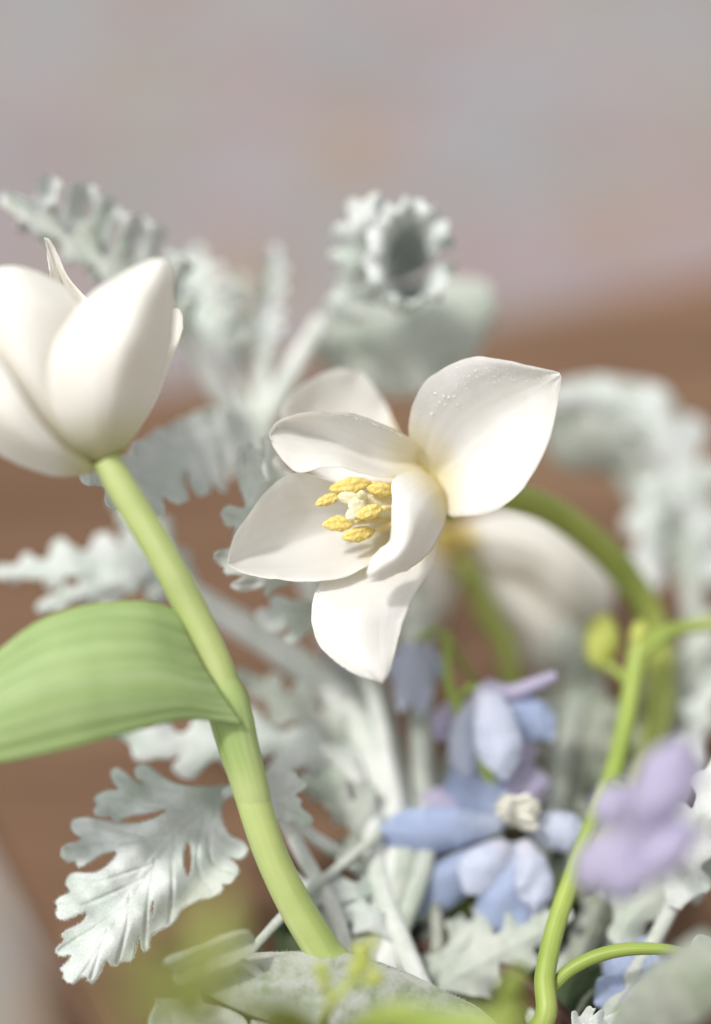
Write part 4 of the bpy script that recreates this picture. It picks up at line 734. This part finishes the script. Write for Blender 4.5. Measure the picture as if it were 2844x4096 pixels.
blade('leaf', [(1680, 2640, 8.2), (1640, 2520, 8.6), (1620, 2420, 9), (1600, 2330, 9.2)], [40, 90, 90, 30], M['dusty_under_dim'], L12, 0.3, 0.2, 3, 0.35, 0.2, 70, 15, 0.0012, 101)
blade('leaf', [(2330, 2760, 10), (2360, 2640, 10.6), (2300, 2560, 11), (2280, 2480, 11.5)], [40, 120, 120, 30], M['dusty_under_dim'], L12, 0.3, 0.2, 3, 0.35, 0.2, 70, 15, 0.0012, 102)
blade('leaf', [(1600, 3480, 5), (1700, 3300, 6), (1780, 3160, 7), (1800, 3040, 7.4)], [40, 110, 110, 30], M['dusty_under_dim'], L12, 0.3, 0.2, 3, 0.35, 0.2, 70, 15, 0.0012, 103)

for k, (pts, wd) in enumerate([([(2250, 3250, 8), (2350, 3080, 8.6), (2400, 2900, 9), (2380, 2720, 9.4)], 120), ([(2100, 3600, 6), (2300, 3500, 6.6), (2450, 3350, 7.2), (2560, 3160, 7.6)], 130), ([(2000, 3100, 8), (2120, 2960, 8.6), (2250, 2820, 9.2), (2340, 2660, 9.6)], 120), ([(1750, 3700, 4), (1640, 3560, 4.6), (1500, 3440, 5), (1380, 3380, 5.2)], 90), ([(2300, 3850, 3.6), (2420, 3700, 4.2), (2520, 3560, 4.6), (2640, 3400, 5)], 110), ([(1800, 3560, 5.2), (1740, 3380, 6), (1660, 3240, 6.4), (1560, 3120, 6.8)], 100), ([(2420, 3300, 9), (2560, 3060, 9.6), (2620, 2860, 10), (2640, 2640, 10.4)], 110)]):
    f = foot(20+k)
    Lf = thing('dusty_miller_leaf', ['shaded silver leaf deep behind the green bud stem', 'shaded silver leaf behind the mauve flower', 'shaded silver leaf below the blown tulip', 'shaded silver leaf left of the lowest blue sepal', 'shaded silver leaf behind the curved green side branch', 'shaded silver leaf behind the left blue sepals', 'shaded silver leaf under the arched tulip stem'][k], 'leaf', P(np.array(f)), 'silver dusty miller sprigs')
    feather('leaf_blade', pts, [40, wd, wd, 40], M['dusty_shade'], Lf, 0.4, 0.2, 4, 0.6, 0.35, 300+k, 0.4, 10)
    p0 = pts[0]; tube('stalk', [(*pts[1], 22), (*p0, 26), (0.5*(p0[0]+f[0]), 0.5*(p0[1]+f[1])+30, 0.5*(p0[2]+f[2])+.6, 28), (*f, 28)], M['dusty_shade'], Lf)
M['deep'] = green('gap_shade_green', (0.035, 0.055, 0.022), (0.055, 0.08, 0.035), (0.085, 0.11, 0.05), 6, 0.9, 0.1, 0.6, 0.2)  # near-black green for added leaves that paint the shade in the gaps
f = foot(28)
DK = thing('gap_shade_leaves', 'added dark green leaves standing in for the shade under the blue and mauve flowers', 'foliage', P(np.array(f)))
r = np.random.default_rng(21)
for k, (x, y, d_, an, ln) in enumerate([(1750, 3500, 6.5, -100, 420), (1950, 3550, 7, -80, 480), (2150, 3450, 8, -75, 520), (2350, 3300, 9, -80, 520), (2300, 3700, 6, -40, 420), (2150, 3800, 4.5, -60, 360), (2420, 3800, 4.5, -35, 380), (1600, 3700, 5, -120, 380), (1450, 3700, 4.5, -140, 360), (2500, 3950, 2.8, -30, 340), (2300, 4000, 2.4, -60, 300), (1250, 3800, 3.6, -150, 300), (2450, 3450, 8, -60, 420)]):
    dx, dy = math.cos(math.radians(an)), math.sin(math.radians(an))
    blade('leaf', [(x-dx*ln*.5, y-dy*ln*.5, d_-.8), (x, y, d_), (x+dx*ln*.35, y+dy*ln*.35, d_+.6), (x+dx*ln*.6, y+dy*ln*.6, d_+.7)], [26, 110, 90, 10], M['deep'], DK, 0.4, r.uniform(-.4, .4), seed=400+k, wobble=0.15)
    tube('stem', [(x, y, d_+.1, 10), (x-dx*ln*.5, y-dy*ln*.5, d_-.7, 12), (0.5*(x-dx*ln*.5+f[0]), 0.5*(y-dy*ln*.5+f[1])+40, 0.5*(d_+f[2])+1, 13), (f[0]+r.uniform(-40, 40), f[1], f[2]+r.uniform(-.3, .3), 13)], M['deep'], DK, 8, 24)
# ================================================================== delphinium
def sepal(base, tip, hw, mt, parent, bend=(0, 0, 0), cup=0.5, name='sepal', seed=1, tilt=0.0):
    b_, t_ = np.array(base, float), np.array(tip, float); m1 = b_+(t_-b_)*0.35+np.array(bend); m2 = b_+(t_-b_)*0.72+np.array(bend)*0.8
    return blade(name, [b_, m1, m2, t_], [hw*.30, hw*.88, hw*.98, hw*.14], mt, parent, cup, tilt, 0, 0, 0.06, 40, 23, 0.0005, seed, 0.08)
f = foot(15)
D1 = thing('delphinium', 'blue delphinium with cream centred flowers below the open tulip', 'delphinium', P(np.array(f)), 'delphinium stems')
tube('stem', [(1790, 2530, 6.0, 16), (1790, 2700, 5.6, 20), (1830, 2830, 5.2, 22), (1930, 3050, 5.0, 24), (1990, 3250, 5.4, 26), (1950, 3600, 5.6, 28), (1880, 3850, 4.6, 28), (*f, 30)], M['fresh'], D1)
f1 = spindle('flower', (2110, 3230, 4.0), (2010, 3290, 5.0), 44, M['paleblue'], D1, 0.1, 71)
for k, (b_, t_, hw, bd, mt_) in enumerate([((2010, 3300, 4.6), (1480, 3350, 4.0), 92, (0, -6, -.3), 'blue'), ((2000, 3380, 4.6), (1555, 3695, 4.2), 92, (0, 0, -.3), 'blue'), ((2050, 3370, 4.4), (2040, 3800, 3.8), 128, (-6, 0, -.5), 'blue'), ((2110, 3300, 4.4), (2350, 3345, 4.0), 76, (0, 0, -.3), 'paleblue'), ((2040, 3270, 4.9), (1800, 3090, 5.2), 128, (-10, 0, -.2), 'blue'), ((2030, 3370, 4.2), (1860, 3570, 3.7), 96, (0, 0, -.3), 'paleblue'), ((2090, 3360, 4.0), (2150, 3650, 3.3), 74, (12, 0, -.4), 'paleblue'), ((2080, 3240, 5.0), (2120, 3050, 5.4), 92, (0, 0, -.2), 'mauve'), ((1900, 3290, 5.2), (1680, 3180, 5.5), 76, (0, 0, -.2), 'mauve')]):
    sepal(b_, t_, hw, M[mt_], f1, bd, 0.5, seed=110+k)
for k, (x0, y0, x1, y1, hw) in enumerate([(2075, 3300, 2015, 3180, 40), (2085, 3300, 2110, 3175, 42), (2080, 3310, 2135, 3260, 34)]):
    sepal((x0, y0, 3.9), (x1, y1, 3.1), hw*1.45, M['bee'], f1, (0, 0, -.2), 0.3, 'inner_petal', 130+k)
f2 = spindle('flower', (1900, 2740, 4.8), (1980, 2900, 4.8), 40, M['paleblue'], D1, 0.1, 72)
for k, (b_, t_, hw, bd, mt_) in enumerate([((1930, 2730, 4.7), (2020, 3120, 3.9), 92, (10, 0, -.5), 'paleblue'), ((1900, 2790, 5.0), (1870, 3120, 4.8), 66, (-20, 0, -.2), 'paleblue'), ((1990, 2780, 5.0), (2210, 2960, 5.0), 78, (10, -10, -.2), 'blue'), ((1870, 2800, 5.6), (1750, 2960, 5.6), 76, (0, 0, 0), 'mauve'), ((2000, 2900, 5.2), (2110, 3080, 5.2), 66, (10, 0, 0), 'mauve')]):
    sepal(b_, t_, hw, M[mt_], f2, bd, 0.6, seed=140+k)
tube('spur', [(1940, 2760, 4.8, 50), (2040, 2770, 4.8, 34), (2140, 2735, 4.8, 28), (2225, 2700, 4.8, 20)], M['mauve'], f2)
spindle('eye', (2000, 2905, 3.9), (2010, 2940, 3.9), 16, M['bud'], f2, 0.1, 73)
tube('pedicel', [(1830, 2830, 5.2, 14), (1860, 2760, 5.0, 16), (1910, 2745, 4.8, 20)], M['fresh'], D1)
f3 = spindle('flower', (1660, 2560, 6.2), (1650, 2650, 6.2), 34, M['paleblue'], D1, 0.1, 74)
for k, (b_, t_, hw) in enumerate([((1660, 2580, 6.2), (1600, 2850, 5.8), 46), ((1670, 2580, 6.3), (1690, 2860, 6.0), 52), ((1650, 2570, 6.4), (1560, 2720, 6.4), 44), ((1680, 2570, 6.6), (1760, 2720, 6.6), 44)]):
    sepal(b_, t_, hw, M['paleblue'], f3, (0, 0, -.2), 0.5, seed=150+k)
tube('pedicel', [(1790, 2560, 6.0, 13), (1730, 2520, 6.1, 13), (1665, 2565, 6.2, 15)], M['fresh'], D1)
tube('pedicel', [(2000, 3230, 5.2, 16), (2020, 3260, 5.0, 18)], M['fresh'], D1)
tube('bract', [(1800, 2560, 6, 12), (1850, 2650, 6.3, 15), (1930, 2770, 6.4, 12)], M['lime'], D1)
f = foot(16)
D2 = thing('delphinium', 'tall green delphinium stem with yellow green buds and one large mauve flower', 'delphinium', P(np.array(f)), 'delphinium stems')
tube('stem', [(2560, 2560, 6.4, 40), (2535, 2700, 6.0, 38), (2500, 2900, 5.2, 38), (2440, 3130, 4.0, 38), (2330, 3400, 2.2, 38), (2230, 3680, 1.0, 40), (2180, 3900, 0, 42), (2165, 4100, -.5, 44), (*f, 44)], M['fresh'], D2, 16)
tube('branch', [(2558, 2620, 6.2, 30), (2640, 2550, 6.4, 30), (2740, 2510, 6.8, 28), (2900, 2490, 7.2, 26)], M['fresh'], D2)
spindle('bud', (2420, 2450, 7.0), (2390, 2680, 7.0), 74, M['bud'], D2, 0.15, 75)
spindle('bud', (2560, 2480, 6.2), (2555, 2600, 6.2), 38, M['bud'], D2, 0.1, 76)
tube('pedicel', [(2400, 2640, 7.0, 20), (2470, 2690, 6.5, 18), (2530, 2740, 5.8, 22)], M['fresh'], D2)
tube('branch', [(2200, 3960, .2, 24), (2280, 3880, .2, 27), (2400, 3820, .2, 28), (2540, 3795, .2, 26), (2700, 3805, .2, 22), (2790, 3850, .2, 18)], M['fresh'], D2)
blade('leaf', [(2120, 4260, -1.5), (2060, 4100, -6.5), (2040, 3970, -8), (2090, 3850, -8.6)], [20, 56, 50, 10], M['fresh'], D2, 0.4)
tube('pedicel', [(2440, 3130, 4.0, 20), (2520, 3180, -1, 20), (2560, 3280, -8.2, 22)], M['fresh'], D2)
f4 = spindle('flower', (2540, 3270, -8.4), (2600, 3340, -7.8), 46, M['mauve'], D2, 0.1, 77)
for k, (b_, t_, hw, bd) in enumerate([((2560, 3350, -8.4), (2760, 2950, -9.4), 104, (-10, 10, -.7)), ((2580, 3330, -8.4), (2720, 3480, -9.2), 150, (0, 0, -.9)), ((2540, 3320, -8.4), (2480, 3590, -9.2), 120, (-10, 0, -.7)), ((2520, 3300, -8.0), (2330, 3560, -8.4), 80, (-10, 0, -.4)), ((2520, 3280, -8.0), (2400, 3160, -7.8), 84, (0, 0, -.3))]):
    sepal(b_, t_, hw*1.15, M['mauve'], f4, bd, 0.5, seed=160+k)
sepal((2500, 3420, -7.4), (2480, 3610, -7.6), 80, M['blue'], f4, (0, 0, -.2), 0.4, seed=170)
tube('spur', [(2620, 3320, -7.8, 34), (2720, 3200, -7.4, 24), (2800, 3060, -7.0, 12)], M['mauve'], f4)
f = foot(17)
D3 = thing('delphinium', 'dark blue delphinium flowers low behind the curved green side branch', 'delphinium', P(np.array(f)), 'delphinium stems')
tube('stem', [(2560, 3930, 2.2, 26), (2500, 4050, 1.4, 28), (*f, 30)], M['fresh'], D3)
f5 = spindle('flower', (2560, 3890, 2.2), (2550, 3980, 2.0), 44, M['blue'], D3, 0.1, 78)
for k, (b_, t_, hw) in enumerate([((2550, 3930, 2.0), (2380, 4020, 1.6), 84), ((2560, 3930, 2.0), (2690, 3870, 1.8), 80), ((2550, 3920, 2.4), (2440, 3800, 2.8), 84), ((2560, 3940, 1.8), (2560, 4120, 1.2), 90), ((2570, 3920, 2.5), (2620, 3740, 3.0), 80), ((2560, 3940, 1.9), (2680, 4040, 1.5), 76)]):
    sepal(b_, t_, hw, M['blue'], f5, (0, 0, -.3), 0.5, seed=180+k)
f6 = spindle('flower', (2760, 3850, .2), (2800, 3900, .2), 40, M['paleblue'], D2, 0.1, 79)
ORIGIN_D2 = np.array(D2.location); f6.location = ORIGIN - ORIGIN_D2
for k, (b_, t_, hw) in enumerate([((2760, 3830, .0), (2790, 4000, -.4), 70), ((2770, 3840, .1), (2860, 3760, .2), 60), ((2750, 3840, .0), (2880, 3900, -.3), 70)]):
    sepal(b_, t_, hw, M['paleblue'], f6, (0, 0, -.3), 0.5, seed=190+k)
# ================================================================== foreground greens
f = foot(18)
G1 = thing('filler_sprig', 'yellow green sprig blurred under the lobed silver leaf', 'sprig', P(np.array(f)))
tube('stem', [(760, 3960, -20.5, 34), (860, 4200, -18.5, 34), (1100, 4500, -9, 32), (1350, 4600, -4.5, 30), (*f, 28)], M['lime'], G1)
blade('leaf', [(860, 4150, -19.5), (760, 3960, -20.5), (690, 3820, -21.3), (640, 3700, -21.7)], [30, 76, 80, 14], M['lime'], G1, 0.4, 0.2)
blade('leaf', [(830, 4100, -19.1), (850, 3900, -19.1), (850, 3720, -18.5), (880, 3540, -18.1)], [(50, 30), (90, 50), (90, 50), (20, 20)], M['lime'], G1, 0.4, 0.2, seed=8)
blade('leaf', [(860, 4200, -19.5), (700, 4060, -20.1), (580, 3980, -20.5), (430, 3960, -20.7)], [30, 76, 80, 14], M['lime'], G1, 0.4, 0.2, seed=9)
f = foot(19)
G2 = thing('filler_sprig', 'small sprig with yellow green buds in front of the broad fuzzy leaf', 'sprig', P(np.array(f)))
tube('stem', [(1440, 3800, -5.4, 14), (1420, 3900, -5.4, 16), (1330, 4010, -5.2, 18), (1300, 4110, -2.8, 20), (1380, 4260, -1.6, 22), (*f, 24)], M['bud'], G2)
tube('branch', [(1330, 4010, -5.2, 14), (1290, 3930, -5.4, 14), (1280, 3880, -5.4, 12)], M['bud'], G2)
for k, (x, y, r_) in enumerate([(1440, 3810, 46), (1420, 3880, 40), (1500, 3910, 40), (1460, 3850, 34), (1285, 3880, 38), (1300, 3930, 26), (1490, 3770, 28)]):
    spindle('bud', (x, y-r_, -5.5), (x+6, y+r_, -5.4), r_*0.8, M['bud'], G2, 0.15, 200+k)
tube('branch', [(1420, 3900, -5.4, 14), (1460, 3930, -5.4, 14), (1500, 3920, -5.4, 14)], M['bud'], G2)
blade('leaf', [(1340, 4200, -4.0), (1460, 4110, -7.0), (1580, 4060, -9.0), (1760, 4040, -10.5)], [16, 50, 56, 10], M['fresh'], G2, 0.4, 0.2, seed=12)
blade('leaf', [(1360, 4240, -3.6), (1560, 4200, -8), (1800, 4140, -11), (2100, 4080, -12.5)], [20, 80, 100, 16], M['fresh'], G2, 0.4, 0.2, seed=13)
blade('leaf', [(1330, 4220, -4.0), (1240, 4140, -8), (1120, 4080, -11), (960, 4040, -12.5)], [20, 60, 80, 16], M['lime'], G2, 0.4, 0.2, seed=14)
